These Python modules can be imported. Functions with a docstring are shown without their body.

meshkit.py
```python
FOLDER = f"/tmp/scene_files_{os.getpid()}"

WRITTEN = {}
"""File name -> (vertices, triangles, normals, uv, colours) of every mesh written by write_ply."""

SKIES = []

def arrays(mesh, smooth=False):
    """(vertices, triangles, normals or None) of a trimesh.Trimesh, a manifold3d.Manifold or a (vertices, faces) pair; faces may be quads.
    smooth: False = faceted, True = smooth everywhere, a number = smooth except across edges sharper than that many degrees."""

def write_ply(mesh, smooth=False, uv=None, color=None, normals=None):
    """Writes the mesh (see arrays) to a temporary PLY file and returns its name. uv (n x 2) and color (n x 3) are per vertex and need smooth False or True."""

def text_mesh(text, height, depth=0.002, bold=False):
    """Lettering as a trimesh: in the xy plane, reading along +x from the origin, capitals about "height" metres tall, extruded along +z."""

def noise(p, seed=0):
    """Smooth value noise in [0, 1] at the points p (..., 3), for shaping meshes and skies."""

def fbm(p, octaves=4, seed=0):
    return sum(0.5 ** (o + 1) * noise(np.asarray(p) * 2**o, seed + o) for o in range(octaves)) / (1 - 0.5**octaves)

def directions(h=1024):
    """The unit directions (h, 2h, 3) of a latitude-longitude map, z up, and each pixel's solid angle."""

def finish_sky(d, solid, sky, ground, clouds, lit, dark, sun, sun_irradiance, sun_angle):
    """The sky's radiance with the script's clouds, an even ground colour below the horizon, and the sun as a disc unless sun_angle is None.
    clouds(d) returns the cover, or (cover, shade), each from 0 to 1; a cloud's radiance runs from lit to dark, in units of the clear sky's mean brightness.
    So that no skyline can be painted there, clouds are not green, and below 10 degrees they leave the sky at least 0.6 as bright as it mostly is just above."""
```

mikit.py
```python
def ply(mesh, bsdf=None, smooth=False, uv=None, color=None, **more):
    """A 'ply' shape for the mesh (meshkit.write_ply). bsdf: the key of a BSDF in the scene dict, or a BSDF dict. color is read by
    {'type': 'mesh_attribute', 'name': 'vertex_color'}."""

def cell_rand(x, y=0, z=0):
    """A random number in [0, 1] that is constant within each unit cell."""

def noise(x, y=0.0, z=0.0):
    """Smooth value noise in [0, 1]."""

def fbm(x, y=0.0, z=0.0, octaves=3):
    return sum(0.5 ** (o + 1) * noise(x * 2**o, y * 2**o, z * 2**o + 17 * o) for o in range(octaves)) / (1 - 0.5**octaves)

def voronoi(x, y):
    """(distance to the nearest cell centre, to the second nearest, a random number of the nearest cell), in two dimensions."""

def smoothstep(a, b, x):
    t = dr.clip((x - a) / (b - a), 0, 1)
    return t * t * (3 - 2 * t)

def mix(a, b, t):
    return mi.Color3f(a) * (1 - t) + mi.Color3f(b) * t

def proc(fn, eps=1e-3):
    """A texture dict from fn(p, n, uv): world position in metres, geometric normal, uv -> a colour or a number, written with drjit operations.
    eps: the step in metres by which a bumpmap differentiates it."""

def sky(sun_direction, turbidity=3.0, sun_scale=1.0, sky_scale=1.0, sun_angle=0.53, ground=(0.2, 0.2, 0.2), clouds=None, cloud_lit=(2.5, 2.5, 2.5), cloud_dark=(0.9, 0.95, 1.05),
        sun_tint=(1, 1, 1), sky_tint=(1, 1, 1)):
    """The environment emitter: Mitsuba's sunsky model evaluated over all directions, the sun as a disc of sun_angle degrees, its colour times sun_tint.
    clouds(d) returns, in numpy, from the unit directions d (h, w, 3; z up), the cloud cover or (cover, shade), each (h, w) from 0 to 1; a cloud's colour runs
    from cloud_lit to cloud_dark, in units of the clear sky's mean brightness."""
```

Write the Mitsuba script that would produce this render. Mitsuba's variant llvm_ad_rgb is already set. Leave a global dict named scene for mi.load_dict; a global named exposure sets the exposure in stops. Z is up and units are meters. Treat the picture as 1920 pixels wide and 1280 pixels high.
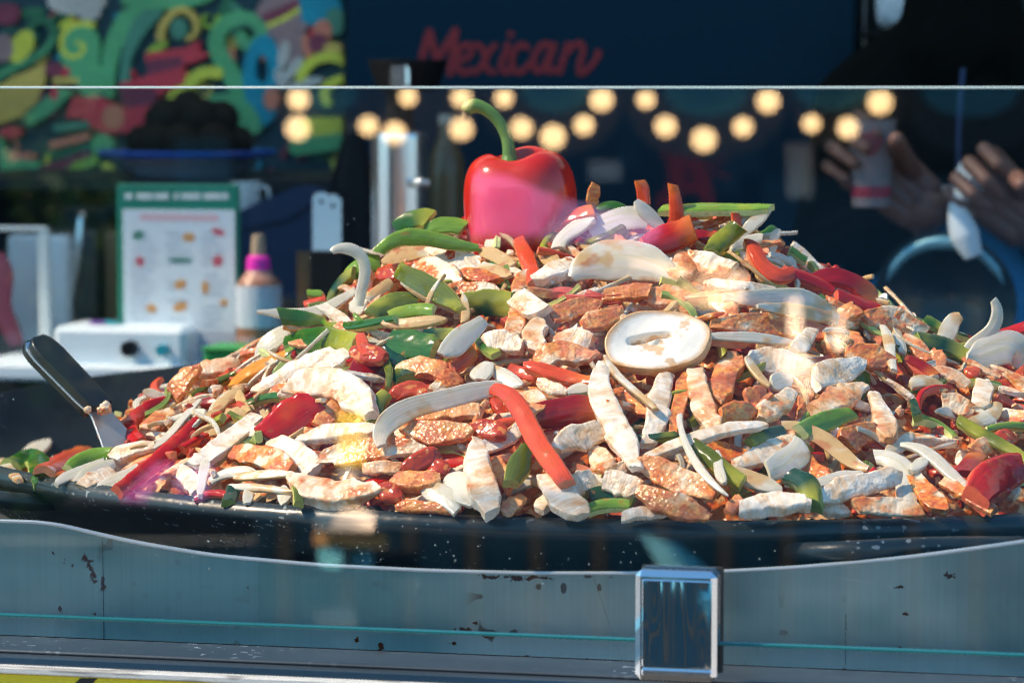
import math, numpy as np, trimesh, manifold3d as m3, drjit as dr, mitsuba as mi, mikit, meshkit
from mikit import proc, noise, fbm, voronoi, smoothstep, mix
from shapely.geometry import LineString, Polygon, Point, box as sbox
from shapely import affinity
from shapely.ops import unary_union
from scipy.interpolate import CubicSpline
T = mi.ScalarTransform4f
rng = np.random.default_rng(7)
scene, labels = {}, {}

# ---------------------------------------------------------------- camera, light, exposure
F_PX, YAW, PITCH = 5500.0, math.radians(12), math.atan(478 / 5500)
DIST, EYE = 1.75, 1.522
CAM = np.array([DIST * math.sin(YAW), -DIST * math.cos(YAW), EYE])
FWD = np.array([-math.sin(YAW) * math.cos(PITCH), math.cos(YAW) * math.cos(PITCH), -math.sin(PITCH)])
RGT = np.array([math.cos(YAW), math.sin(YAW), 0.0])
UPV = np.cross(RGT, FWD)
scene['camera'] = {'type': 'thinlens', 'to_world': T().look_at(origin=CAM.tolist(), target=(CAM + FWD).tolist(), up=[0, 0, 1]),
                   'fov': 2 * math.degrees(math.atan(960 / F_PX)), 'fov_axis': 'x', 'aperture_radius': 0.0058, 'focus_distance': 1.97,
                   'near_clip': 0.05, 'far_clip': 200.0}
SUN = (-0.64, -0.24, 0.73)
scene['sky'] = mikit.sky(SUN, turbidity=3, sky_tint=(0.62, 1.0, 1.03), sun_tint=(1.0, 0.96, 0.91), sun_scale=0.92, sky_scale=1.45, sun_angle=3.0)
exposure = 2.27


def ray(px, py):
    return FWD + RGT * (px - 960) / F_PX - UPV * (py - 640) / F_PX


def at(px, py, y):
    """The point of the upright plane y = const (parallel to the glass) seen at a pixel of the 1920 px photograph."""
    d = ray(px, py)
    return CAM + d * ((y - CAM[1]) / d[1])


def across(px, py, dist):
    """A point of the street on our side of the glass, where the pane mirrors it at this pixel."""
    p = CAM + ray(px, py) * dist
    return p * np.array([1, -1, 1])


# ---------------------------------------------------------------- materials
def mat(name, base, rough=0.5, metallic=0.0, spec=0.5, bump=None, **more):
    col = lambda c: {'type': 'rgb', 'value': list(c)} if isinstance(c, (tuple, list)) else (proc(c) if callable(c) else c)
    d = {'type': 'principled', 'base_color': col(base), 'roughness': proc(rough) if callable(rough) else rough, 'metallic': metallic, 'specular': spec, **more}
    if bump is not None:
        d = {'type': 'bumpmap', 'nested': proc(bump[0], eps=bump[2]), 'scale': bump[1], 'inner': d}
    scene[name] = {'type': 'twosided', 'inner': d}
    return name


def dec(uv):
    k = dr.floor(uv.x); j = dr.floor(uv.y)
    return k, uv.x - k, j, uv.y - j


def chicken_mask(p, uv):
    k, s, j, v = dec(uv)
    cov = k / 20.0
    q = p + mi.Point3f(0.37, 0.11, 0.23) * j
    a = fbm(q.x * 52, q.y * 52, q.z * 52, 4)
    sp = fbm(q.x * 190 + 5, q.y * 190, q.z * 190, 3)
    h = a * 0.74 + sp * 0.26
    th = 0.78 - 0.56 * cov
    soft = 0.035 + 0.013 * j
    return smoothstep(th - soft, th + soft, h) * (1.0 - 0.022 * j), smoothstep(th - 0.24, th + 0.04, h), a, sp


def chicken_col(p, n, uv):
    m, wash, a, sp = chicken_mask(p, uv)
    k, s, j, v = dec(uv)
    fine = noise(p.x * 1000, p.y * 1000, p.z * 1000)
    mid = fbm(p.x * 120 + 9, p.y * 120, p.z * 120, 3)
    fib = noise(s * 40 + 4 * noise(p.x * 80, p.y * 80, p.z * 80), v * 6 + j, 1.0)
    base = mix((0.84, 0.79, 0.71), (0.68, 0.49, 0.32), smoothstep(0.38, 0.80, mid * 0.7 + fib * 0.3 + 0.012 * j))
    base = base * (0.91 + 0.14 * fine)
    base = mix(base, base * mi.Color3f(1.0, 0.74, 0.40), wash * 0.6)
    speck = smoothstep(0.74, 0.82, noise(p.x * 310, p.y * 310, p.z * 310)) * (0.10 + 0.5 * smoothstep(0.45, 0.7, a))
    base = mix(base, (0.46, 0.21, 0.07), speck * 0.85)
    gran = noise(p.x * 620, p.y * 620, p.z * 620)
    thin = mix((0.78, 0.29, 0.028), (0.62, 0.095, 0.006), smoothstep(0.3, 0.7, sp * 0.75 + gran * 0.25))
    sauce = mix(thin, (0.42, 0.05, 0.014), smoothstep(0.46, 0.70, a * 0.85 + gran * 0.15) * dr.clip((k - 6) / 8, 0, 1))
    return mix(base, sauce, m * (0.84 + 0.14 * gran))


def chicken_bump(p, n, uv):
    k, s, j, v = dec(uv)
    return 0.55 * chicken_mask(p, uv)[0] * (0.6 + 0.8 * noise(p.x * 480, p.y * 480, p.z * 480)) + fbm(p.x * 230, p.y * 230, p.z * 230, 3) * 1.0 + 0.16 * noise(s * 30 + 5 * noise(p.x * 70, p.y * 70, p.z * 70), v * 5 + j, 0.0) + 0.2 * noise(p.x * 1000, p.y * 1000, p.z * 1000)


mat('chicken_meat', chicken_col, lambda p, n, uv: mi.Float(0.36) - 0.18 * chicken_mask(p, uv)[1] + 0.16 * noise(p.x * 500, p.y * 500, p.z * 500), spec=0.5, bump=(chicken_bump, 0.0012, 4e-4), clearcoat=0.3, clearcoat_gloss=0.85)


def onion_col(p, n, uv):
    k, s, j, v = dec(uv)
    amb = k / 20.0
    ln = noise(v * 46 + j * 7, s * 2.5, j)
    base = mix((0.88, 0.86, 0.77), (0.78, 0.75, 0.52), smoothstep(0.35, 0.9, ln) * 0.7)
    q = p + mi.Point3f(0.31, 0.17, 0.05) * j
    a = fbm(q.x * 60, q.y * 60, q.z * 60, 3)
    edge = dr.power(dr.abs(dr.cos(v * 2 * math.pi - math.pi / 2)), 6.0)
    th = 0.86 - 0.62 * amb
    m = smoothstep(th - 0.10, th + 0.10, a + 0.10 * edge)
    amber = mix((0.76, 0.48, 0.17), (0.66, 0.22, 0.04), smoothstep(0.55, 0.75, fbm(q.x * 150, q.y * 150, q.z * 150, 2)))
    return mix(mix(base, (0.78, 0.72, 0.40), 0.35 * edge), amber, m * 0.85)


mat('onion_flesh', onion_col, 0.26, spec=0.5, bump=(lambda p, n, uv: noise((uv.y - dr.floor(uv.y)) * 60, uv.x * 3) * 0.5 + 0.6 * fbm(p.x * 200, p.y * 200, p.z * 200, 2), 0.0003, 4e-4), spec_trans=0.34)
scene['onion_flesh'] = scene['onion_flesh']['inner']

def round_col(p, n, uv):
    r = uv.x - dr.floor(uv.x)
    ring = noise(r * 13 + 1.6 * noise(p.x * 30, p.y * 30, p.z * 30), 2.0, 3.0)
    c = mix((0.86, 0.85, 0.80), (0.74, 0.71, 0.58), 0.22 * smoothstep(0.45, 0.8, ring))
    st = fbm(p.x * 75, p.y * 75 + 3, p.z * 75, 4)
    c = mix(c, (0.58, 0.34, 0.14), 0.75 * smoothstep(0.57, 0.66, st))
    e = smoothstep(0.78, 0.93, r + 0.07 * (fbm(p.x * 90, p.y * 90, p.z * 90, 2) - 0.5))
    c = mix(c, mix((0.66, 0.44, 0.18), (0.55, 0.24, 0.07), st), e * 0.85)
    return c * (0.93 + 0.1 * noise(p.x * 700, p.y * 700, p.z * 700))


mat('onion_round_flesh', round_col, 0.28, spec=0.5, bump=(lambda p, n, uv: noise((uv.x - dr.floor(uv.x)) * 13 + 1.6 * noise(p.x * 30, p.y * 30, p.z * 30), 2.0, 3.0) * 0.08 + fbm(p.x * 120, p.y * 120, p.z * 120, 3), 0.0012, 4e-4))
PEP = [((0.46, 0.010, 0.009), (0.60, 0.11, 0.06)), ((0.25, 0.006, 0.009), (0.50, 0.07, 0.06)), ((0.60, 0.070, 0.026), (0.70, 0.22, 0.11)), ((0.72, 0.26, 0.02), (0.72, 0.36, 0.08)),
       ((0.028, 0.115, 0.012), (0.42, 0.52, 0.16)), ((0.008, 0.045, 0.020), (0.20, 0.30, 0.07)), ((0.095, 0.125, 0.012), (0.44, 0.42, 0.11)), ((0.16, 0.30, 0.035), (0.58, 0.66, 0.28))]


def pepper_col(p, n, uv):
    k, s, j, v = dec(uv)
    skin, flesh = mi.Color3f(0), mi.Color3f(0)
    for i, (a, b) in enumerate(PEP):
        on = (k > i - 0.5) & (k < i + 0.5)
        skin = dr.select(on, mi.Color3f(a), skin)
        flesh = dr.select(on, mi.Color3f(b), flesh)
    q = p + mi.Point3f(0.21, 0.13, 0.07) * j
    f = fbm(q.x * 45, q.y * 45, q.z * 45, 3)
    skin = mix(skin * 0.62, skin * 1.38, f * 0.6 + 0.4 * noise(v * 60, s * 3 + j, 2.0))
    skin = dr.select(k > 3.5, mix(skin, mi.Color3f(0.36, 0.36, 0.03), 0.55 * smoothstep(0.52, 0.75, f)), mix(skin, mi.Color3f(0.6, 0.12, 0.02), 0.3 * smoothstep(0.6, 0.8, f)))
    phi = v * 2 * math.pi - math.pi / 2
    side = smoothstep(0.52, 0.68, dr.sin(phi))
    c = mix(flesh * (0.8 + 0.4 * fbm(p.x * 300, p.y * 300, p.z * 300, 2)), skin, side)
    c = dr.select((k > 3.5) & (k < 6.5) & (j > 4.5), mix(c, (0.42, 0.42, 0.05), 0.75 * side * smoothstep(0.45, 1.0, s)), c)
    c = dr.select((k < 2.5) & (j > 6.5), mix(c, (0.66, 0.22, 0.03), 0.6 * side * smoothstep(0.5, 1.0, s)), c)
    st = fbm(q.x * 110 + 3, q.y * 110, q.z * 110, 3)
    return mix(c, (0.42, 0.13, 0.04), 0.45 * smoothstep(0.70, 0.80, st))


mat('pepper_flesh', pepper_col, lambda p, n, uv: 0.12 + 0.3 * smoothstep(0.68, 0.5, dr.sin((uv.y - dr.floor(uv.y)) * 2 * math.pi - math.pi / 2)) + 0.12 * smoothstep(0.5, 0.75, fbm(p.x * 80, p.y * 80, p.z * 80, 2)),
    spec=0.5, bump=(lambda p, n, uv: fbm(p.x * 110, p.y * 110, p.z * 110, 2), 0.0006, 4e-4))
mat('tomato_flesh', lambda p, n, uv: mix(mix((0.56, 0.07, 0.022), (0.30, 0.022, 0.012), fbm(p.x * 100, p.y * 100, p.z * 100, 3)), (0.60, 0.20, 0.06), smoothstep(0.62, 0.74, noise(p.x * 300, p.y * 300, p.z * 300))), 0.2, spec=0.6,
    bump=(lambda p, n, uv: fbm(p.x * 240, p.y * 240, p.z * 240, 3), 0.0012, 4e-4))
mat('filling_mix', lambda p, n, uv: mix(mix((0.50, 0.125, 0.025), (0.70, 0.45, 0.22), smoothstep(0.45, 0.62, fbm(p.x * 110, p.y * 110, p.z * 110, 3))), (0.30, 0.028, 0.012), smoothstep(0.55, 0.68, fbm(p.x * 80 + 8, p.y * 80, p.z * 80, 3))), 0.28,
    bump=(lambda p, n, uv: fbm(p.x * 220, p.y * 220, p.z * 220, 3), 0.003, 5e-4))
mat('bell_pepper_skin', lambda p, n, uv: mix((0.48, 0.006, 0.006), (0.56, 0.035, 0.012), fbm(p.x * 30, p.y * 30, p.z * 30, 3)), 0.16, spec=0.6, clearcoat=0.6, clearcoat_gloss=0.9)
mat('pepper_stem', lambda p, n, uv: mix((0.055, 0.17, 0.03), (0.16, 0.30, 0.07), fbm(p.x * 120, p.y * 120, p.z * 60, 3)), 0.4)
mat('pan_black', lambda p, n, uv: mix((0.007, 0.012, 0.016), (0.018, 0.034, 0.044), fbm(p.x * 22, p.y * 22, p.z * 60, 4)) + mi.Color3f(0.22, 0.24, 0.25) * smoothstep(0.80, 0.84, noise(p.x * 330, p.y * 330, p.z * 330)) * smoothstep(0.55, 0.7, fbm(p.x * 9, p.y * 9, p.z * 30, 2)), 
    lambda p, n, uv: 0.24 + 0.25 * fbm(p.x * 35, p.y * 35, p.z * 90, 3), spec=0.6, bump=(lambda p, n, uv: fbm(p.x * 120, p.y * 120, p.z * 120, 3), 0.0006, 1e-3))


RUST = [(160, 1048, 6, 9), (168, 1062, 7, 12), (178, 1078, 9, 16), (192, 1092, 6, 20), (121, 1048, 4, 8), (137, 1060, 3, 5), (100, 1036, 3, 5), (112, 1140, 3, 5), (176, 1150, 4, 4), (272, 1064, 3, 3), (465, 1101, 3, 3), (713, 1206, 6, 15),
        (670, 1200, 4, 7), (870, 1180, 12, 5), (905, 1190, 16, 5), (890, 1168, 8, 4), (850, 1205, 6, 4), (920, 1081, 26, 4), (960, 1083, 34, 5), (1010, 1082, 26, 4), (1700, 1151, 6, 3), (1780, 1078, 14, 5), (1690, 1100, 10, 3), (1690, 1215, 4, 6)]
RUST = [(at(a, b, 0.083)[0], at(a, b, 0.083)[2], c * 3.35e-4, d * 3.35e-4) for a, b, c, d in RUST]


def apron_col(p, n, uv):
    s = fbm(p.x * 6, p.y * 6, p.z * 9, 4)
    c = mix((0.15, 0.35, 0.41), (0.40, 0.57, 0.61), smoothstep(0.3, 0.7, s))
    c = c * (0.96 + 0.08 * noise(p.x * 700, p.z * 9, 2.0))
    rust = smoothstep(0.60, 0.66, fbm(p.x * 60 + 3, p.z * 34, 1.5, 4)) * smoothstep(0.58, 0.68, fbm(p.x * 11 + 1.2, p.z * 8, 7.7, 2))
    dots = smoothstep(0.86, 0.90, noise(p.x * 130, p.z * 130, 4.0)) * smoothstep(0.45, 0.6, noise(p.x * 11, p.z * 11, 9.0))
    scr = smoothstep(0.975, 0.985, noise((p.x + p.z * 0.35) * 150, p.z * 7, 3.0)) * 0.5
    scr2 = smoothstep(0.97, 0.985, noise((p.x * 0.12 + p.z) * 330, p.x * 5, 6.0)) * 0.6
    spot, frag = mi.Float(0), fbm(p.x * 420, p.z * 420, 2.5, 3)
    for a, b, rx, rz in RUST:
        d2 = dr.sqrt(dr.square((p.x - a) / rx) + dr.square((p.z - b) / rz))
        spot = dr.maximum(spot, smoothstep(0.08, -0.02, d2 * 0.42 + (frag - 0.5) * 1.5 - 0.30))
    c = mix(c, (0.075, 0.033, 0.018), dr.clip(rust * 0.7 + dots * 0.8 + spot, 0, 1))
    c = mix(c, (0.08, 0.10, 0.11), scr)
    smear = smoothstep(0.52, 0.8, fbm(p.x * 10 + p.z * 4, p.z * 3, 5.0, 4))
    c = mix(c, c * 0.72, smear)
    return mix(c, (0.62, 0.72, 0.74), scr2)


mat('apron_steel', apron_col, lambda p, n, uv: 0.20 + 0.18 * fbm(p.x * 14, p.y * 14, p.z * 14, 3), metallic=0.85, spec=0.5, bump=(lambda p, n, uv: fbm(p.x * 5, p.y * 5, p.z * 8, 2) + 0.04 * noise(p.x * 1200, p.z * 20), 0.004, 2e-3))
mat('ledge_metal', lambda p, n, uv: mix((0.055, 0.065, 0.075), (0.11, 0.125, 0.14), fbm(p.x * 9, p.y * 40, p.z * 9, 3)) + mi.Color3f(0.3) * smoothstep(0.80, 0.86, noise(p.x * 260, p.y * 260, 1.0)) * smoothstep(0.5, 0.7, fbm(p.x * 15, p.y * 15, 4.0, 2)), 0.4, metallic=0.4)
mat('white_trim', lambda p, n, uv: mix((0.46, 0.47, 0.47), (0.22, 0.22, 0.22), smoothstep(0.5, 0.7, fbm(p.x * 40, p.y * 200, p.z * 200, 3))), 0.45)
mat('yellow_paint', lambda p, n, uv: mix((0.78, 0.60, 0.02), (0.70, 0.50, 0.02), fbm(p.x * 20, p.y * 20, p.z * 20, 3)), 0.4)
mat('black_paint', (0.012, 0.013, 0.015), 0.4)
mat('chrome', (0.86, 0.87, 0.9), 0.04, metallic=1.0, bump=(lambda p, n, uv: fbm(p.x * 70, p.y * 40, p.z * 16, 2), 0.0006, 1e-3))
mat('chrome_plain', (0.86, 0.87, 0.9), 0.08, metallic=1.0)
mat('rubber', (0.012, 0.012, 0.014), 0.6)
mat('cut_edge', (0.62, 0.66, 0.66), 0.35, metallic=0.6)
scene['glass_sheet'] = {'type': 'thindielectric', 'int_ior': 2.1, 'ext_ior': 1.0}
mat('glass_edge_white', lambda p, n, uv: mix((0.75, 0.80, 0.78), (0.40, 0.55, 0.56), fbm(p.x * 9, 0.0, 0.0, 2)), 0.25)
mat('glass_edge_teal', (0.010, 0.11, 0.125), 0.15)
mat('steel', lambda p, n, uv: mix((0.55, 0.56, 0.57), (0.72, 0.73, 0.74), fbm(p.x * 60, p.y * 60, p.z * 60, 3)), 0.25, metallic=0.95)
mat('steel_bright', (0.78, 0.82, 0.86), 0.16, metallic=0.95)
mat('spatula_steel', lambda p, n, uv: mix(mix((0.42, 0.43, 0.43), (0.55, 0.56, 0.56), fbm(p.x * 60, p.y * 60, p.z * 60, 3)), (0.45, 0.30, 0.15), smoothstep(0.62, 0.7, fbm(p.x * 45, p.y * 45, p.z * 45, 3))), 0.38, metallic=0.7)
mat('handle_plastic', lambda p, n, uv: mix((0.010, 0.013, 0.013), (0.045, 0.042, 0.014), smoothstep(0.45, 0.7, fbm(p.x * 26, p.y * 26, p.z * 26, 3))), 0.25, spec=0.6)
for nm, c, r in (('navy_board', (0.004, 0.026, 0.048), 0.55), ('lettering_red', (0.25, 0.007, 0.012), 0.5), ('menu_green', (0.010, 0.20, 0.13), 0.4), ('white_plastic', (0.62, 0.72, 0.78), 0.35),
                 ('black_plastic', (0.008, 0.009, 0.010), 0.4), ('tan_card', (0.20, 0.115, 0.05), 0.7), ('tan_wood', (0.38, 0.28, 0.18), 0.6), ('magenta_plastic', (0.72, 0.015, 0.42), 0.4), ('label_white', (0.46, 0.52, 0.60), 0.5),
                 ('sauce_brown', (0.26, 0.11, 0.06), 0.35), ('pinkish_brown', (0.42, 0.22, 0.17), 0.4), ('navy_cloth', (0.006, 0.026, 0.075), 0.8), ('pale_blue_card', (0.36, 0.56, 0.70), 0.5), ('blue_rim', (0.012, 0.07, 0.36), 0.3),
                 ('bowl_grey', (0.30, 0.31, 0.37), 0.4), ('avocado_skin', (0.018, 0.014, 0.008), 0.6), ('cup_white', (0.66, 0.70, 0.68), 0.35), ('cup_paper', (0.17, 0.15, 0.16), 0.6), ('bin_white', (0.66, 0.72, 0.74), 0.6), ('brown_glass', (0.13, 0.085, 0.04), 0.2), ('counter_dark', (0.02, 0.025, 0.027), 0.5),
                 ('green_plastic', (0.02, 0.26, 0.05), 0.4), ('pink_paper', (0.62, 0.10, 0.16), 0.7), ('skin', (0.15, 0.075, 0.055), 0.5), ('skin_dark', (0.24, 0.12, 0.075), 0.5), ('black_cloth', (0.003, 0.0042, 0.004), 0.95),
                 ('apron_blue', (0.012, 0.20, 0.46), 0.75), ('hair', (0.012, 0.008, 0.006), 0.6), ('cloth_white', (0.62, 0.72, 0.78), 0.8), ('box_cream', (0.44, 0.40, 0.33), 0.7), ('box_yellow', (0.50, 0.33, 0.03), 0.6),
                 ('stall_wall', (0.02, 0.035, 0.04), 0.7), ('frame_grey', (0.10, 0.12, 0.13), 0.7), ('purple_plastic', (0.10, 0.03, 0.24), 0.4), ('teal_plastic', (0.01, 0.26, 0.34), 0.4), ('cup_red', (0.26, 0.02, 0.045), 0.5),
                 ('print_grey', (0.25, 0.32, 0.40), 0.6), ('print_pink', (0.62, 0.42, 0.46), 0.6), ('print_orange', (0.55, 0.28, 0.10), 0.6), ('print_red', (0.48, 0.09, 0.12), 0.6), ('print_green', (0.07, 0.22, 0.17), 0.6), ('paper_white', (0.60, 0.68, 0.74), 0.6), ('lip', (0.35, 0.10, 0.09), 0.5), ('eye_white', (0.7, 0.7, 0.68), 0.3)):
    mat(nm, c, r, spec=0.08 if max(c) < 0.05 else 0.5)
for nm, c in (('paint_green', (0.05, 0.19, 0.075)), ('paint_leaf', (0.035, 0.12, 0.075)), ('paint_dark_green', (0.012, 0.07, 0.03)), ('paint_yellow', (0.34, 0.32, 0.03)), ('paint_red', (0.33, 0.022, 0.03)), ('paint_maroon', (0.105, 0.016, 0.03)),
              ('paint_teal', (0.0, 0.125, 0.17)), ('paint_beige', (0.24, 0.22, 0.19)), ('paint_orange', (0.33, 0.10, 0.055)), ('paint_ochre', (0.33, 0.22, 0.045)), ('paint_rose', (0.15, 0.09, 0.085)), ('paint_lime', (0.16, 0.24, 0.02))):
    mat(nm, (lambda c: lambda p, n, uv: mix(mi.Color3f(c) * 1.7, mi.Color3f(c) * 2.6, fbm(p.x * 14 + p.z * 9, p.z * 22, 1.0, 3)))(c), 0.6)
scene['roof_canvas'] = {'type': 'principledthin', 'base_color': {'type': 'rgb', 'value': [0.74, 0.80, 0.82]}, 'roughness': 0.9, 'diff_trans': 1.0, 'spec_trans': 0.0}
mat('mural_ground', (0.012, 0.05, 0.065), 0.7)
mat('pavement_stone', lambda p, n, uv: mix((0.24, 0.24, 0.23), (0.36, 0.355, 0.345), fbm(p.x * 3, p.y * 3, p.z, 4)), 0.85)
mat('floor_dark', (0.16, 0.17, 0.17), 0.8)
for nm, c in (('fabric_magenta', (0.88, 0.16, 0.60)), ('fabric_purple', (0.52, 0.34, 0.80)), ('fabric_mint', (0.55, 0.80, 0.70)), ('bread_crust', (0.86, 0.66, 0.46)), ('paper_cream', (0.90, 0.80, 0.70)), ('paper_pink', (0.90, 0.64, 0.58)),
              ('mustard_yellow', (0.82, 0.55, 0.03)), ('wood_orange', (0.62, 0.32, 0.10)), ('cup_teal', (0.12, 0.55, 0.66)), ('sign_black', (0.010, 0.012, 0.018)), ('sign_teal', (0.02, 0.13, 0.17)), ('sign_red', (0.62, 0.02, 0.02)), ('rack_dark', (0.012, 0.018, 0.026)), ('batten_wood', (0.20, 0.12, 0.07)), ('skirt_teal', (0.010, 0.075, 0.105)), ('wall_blue', (0.015, 0.07, 0.12)), ('cloud_white', (0.75, 0.78, 0.80))):
    mat(nm, c, 0.65)
for nm, c, r in (('foil_cream', (0.92, 0.74, 0.60), 0.54), ('foil_pink', (0.92, 0.60, 0.54), 0.54), ('foil_yellow', (0.92, 0.66, 0.10), 0.58), ('satin_magenta', (0.90, 0.18, 0.60), 0.80), ('satin_purple', (0.55, 0.36, 0.82), 0.80), ('waxed_paper', (0.90, 0.64, 0.46), 0.60), ('foil_orange', (0.85, 0.45, 0.16), 0.56), ('foil_teal', (0.20, 0.66, 0.78), 0.58)):
    mat(nm, c, r, metallic=0.8, bump=(lambda p, n, uv: fbm(p.x * 5, p.y * 5, p.z * 5, 2), 0.06, 4e-3))
mat('hedge_leaf', lambda p, n, uv: mix((0.02, 0.06, 0.012), (0.10, 0.17, 0.03), noise(p.x * 3, p.y * 3, p.z * 3)), 0.55)

# ---------------------------------------------------------------- helpers: names, shapes
used = {}


def key(name):
    n = used.get(name, -1) + 1
    used[name] = n
    return name if n == 0 else f'{name}_{n:03d}'


def child(parent, name):
    return key(f'{parent}__{name}')


def add(k, mesh, bsdf, smooth=False, **more):
    scene[k] = mikit.ply(mesh, bsdf, smooth=smooth, **more)
    return k


def tag(k, label, cat=None, group=None, kind=None):
    labels[k] = {'label': label}
    if cat: labels[k]['category'] = cat
    if group: labels[k]['group'] = group
    if kind: labels[k]['kind'] = kind
    return k


def thing(name, label, cat, group=None):
    return tag(key(name), label, cat, group)


def part(parent, name, mesh, bsdf, smooth=False, label=None, **more):
    k = add(child(parent, name), mesh, bsdf, smooth, **more)
    if label: labels[k] = {'label': label}
    return k


def cbox(lo, hi, c=0.002):
    lo, hi = np.minimum(lo, hi), np.maximum(lo, hi)
    c = min(c, 0.45 * (hi - lo).min())
    pts = []
    for i in (0, 1):
        for j in (0, 1):
            for k in (0, 1):
                s = np.array([1 - 2 * i, 1 - 2 * j, 1 - 2 * k])
                q = np.array([(lo, hi)[i][0], (lo, hi)[j][1], (lo, hi)[k][2]])
                for a in range(3):
                    m = np.ones(3) * c
                    m[a] = 0
                    pts.append(q + s * m)
    return trimesh.convex.convex_hull(np.array(pts))


def lathe(center, prof, n=40, flute=None):
    """prof: (radius, z) pairs, bottom to top, about an upright axis."""
    a = np.arange(n) * 2 * math.pi / n
    rows = [np.stack([center[0] + r * np.cos(a), center[1] + r * np.sin(a), np.full(n, center[2] + z)], 1) for r, z in prof]
    v = np.vstack(rows)
    f = []
    for i in range(len(prof) - 1):
        for j in range(n):
            f.append([i * n + j, i * n + (j + 1) % n, (i + 1) * n + (j + 1) % n, (i + 1) * n + j])
    f = np.array(f)
    return trimesh.Trimesh(v, np.vstack([f[:, [0, 1, 2]], f[:, [0, 2, 3]]]), process=False)


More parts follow.
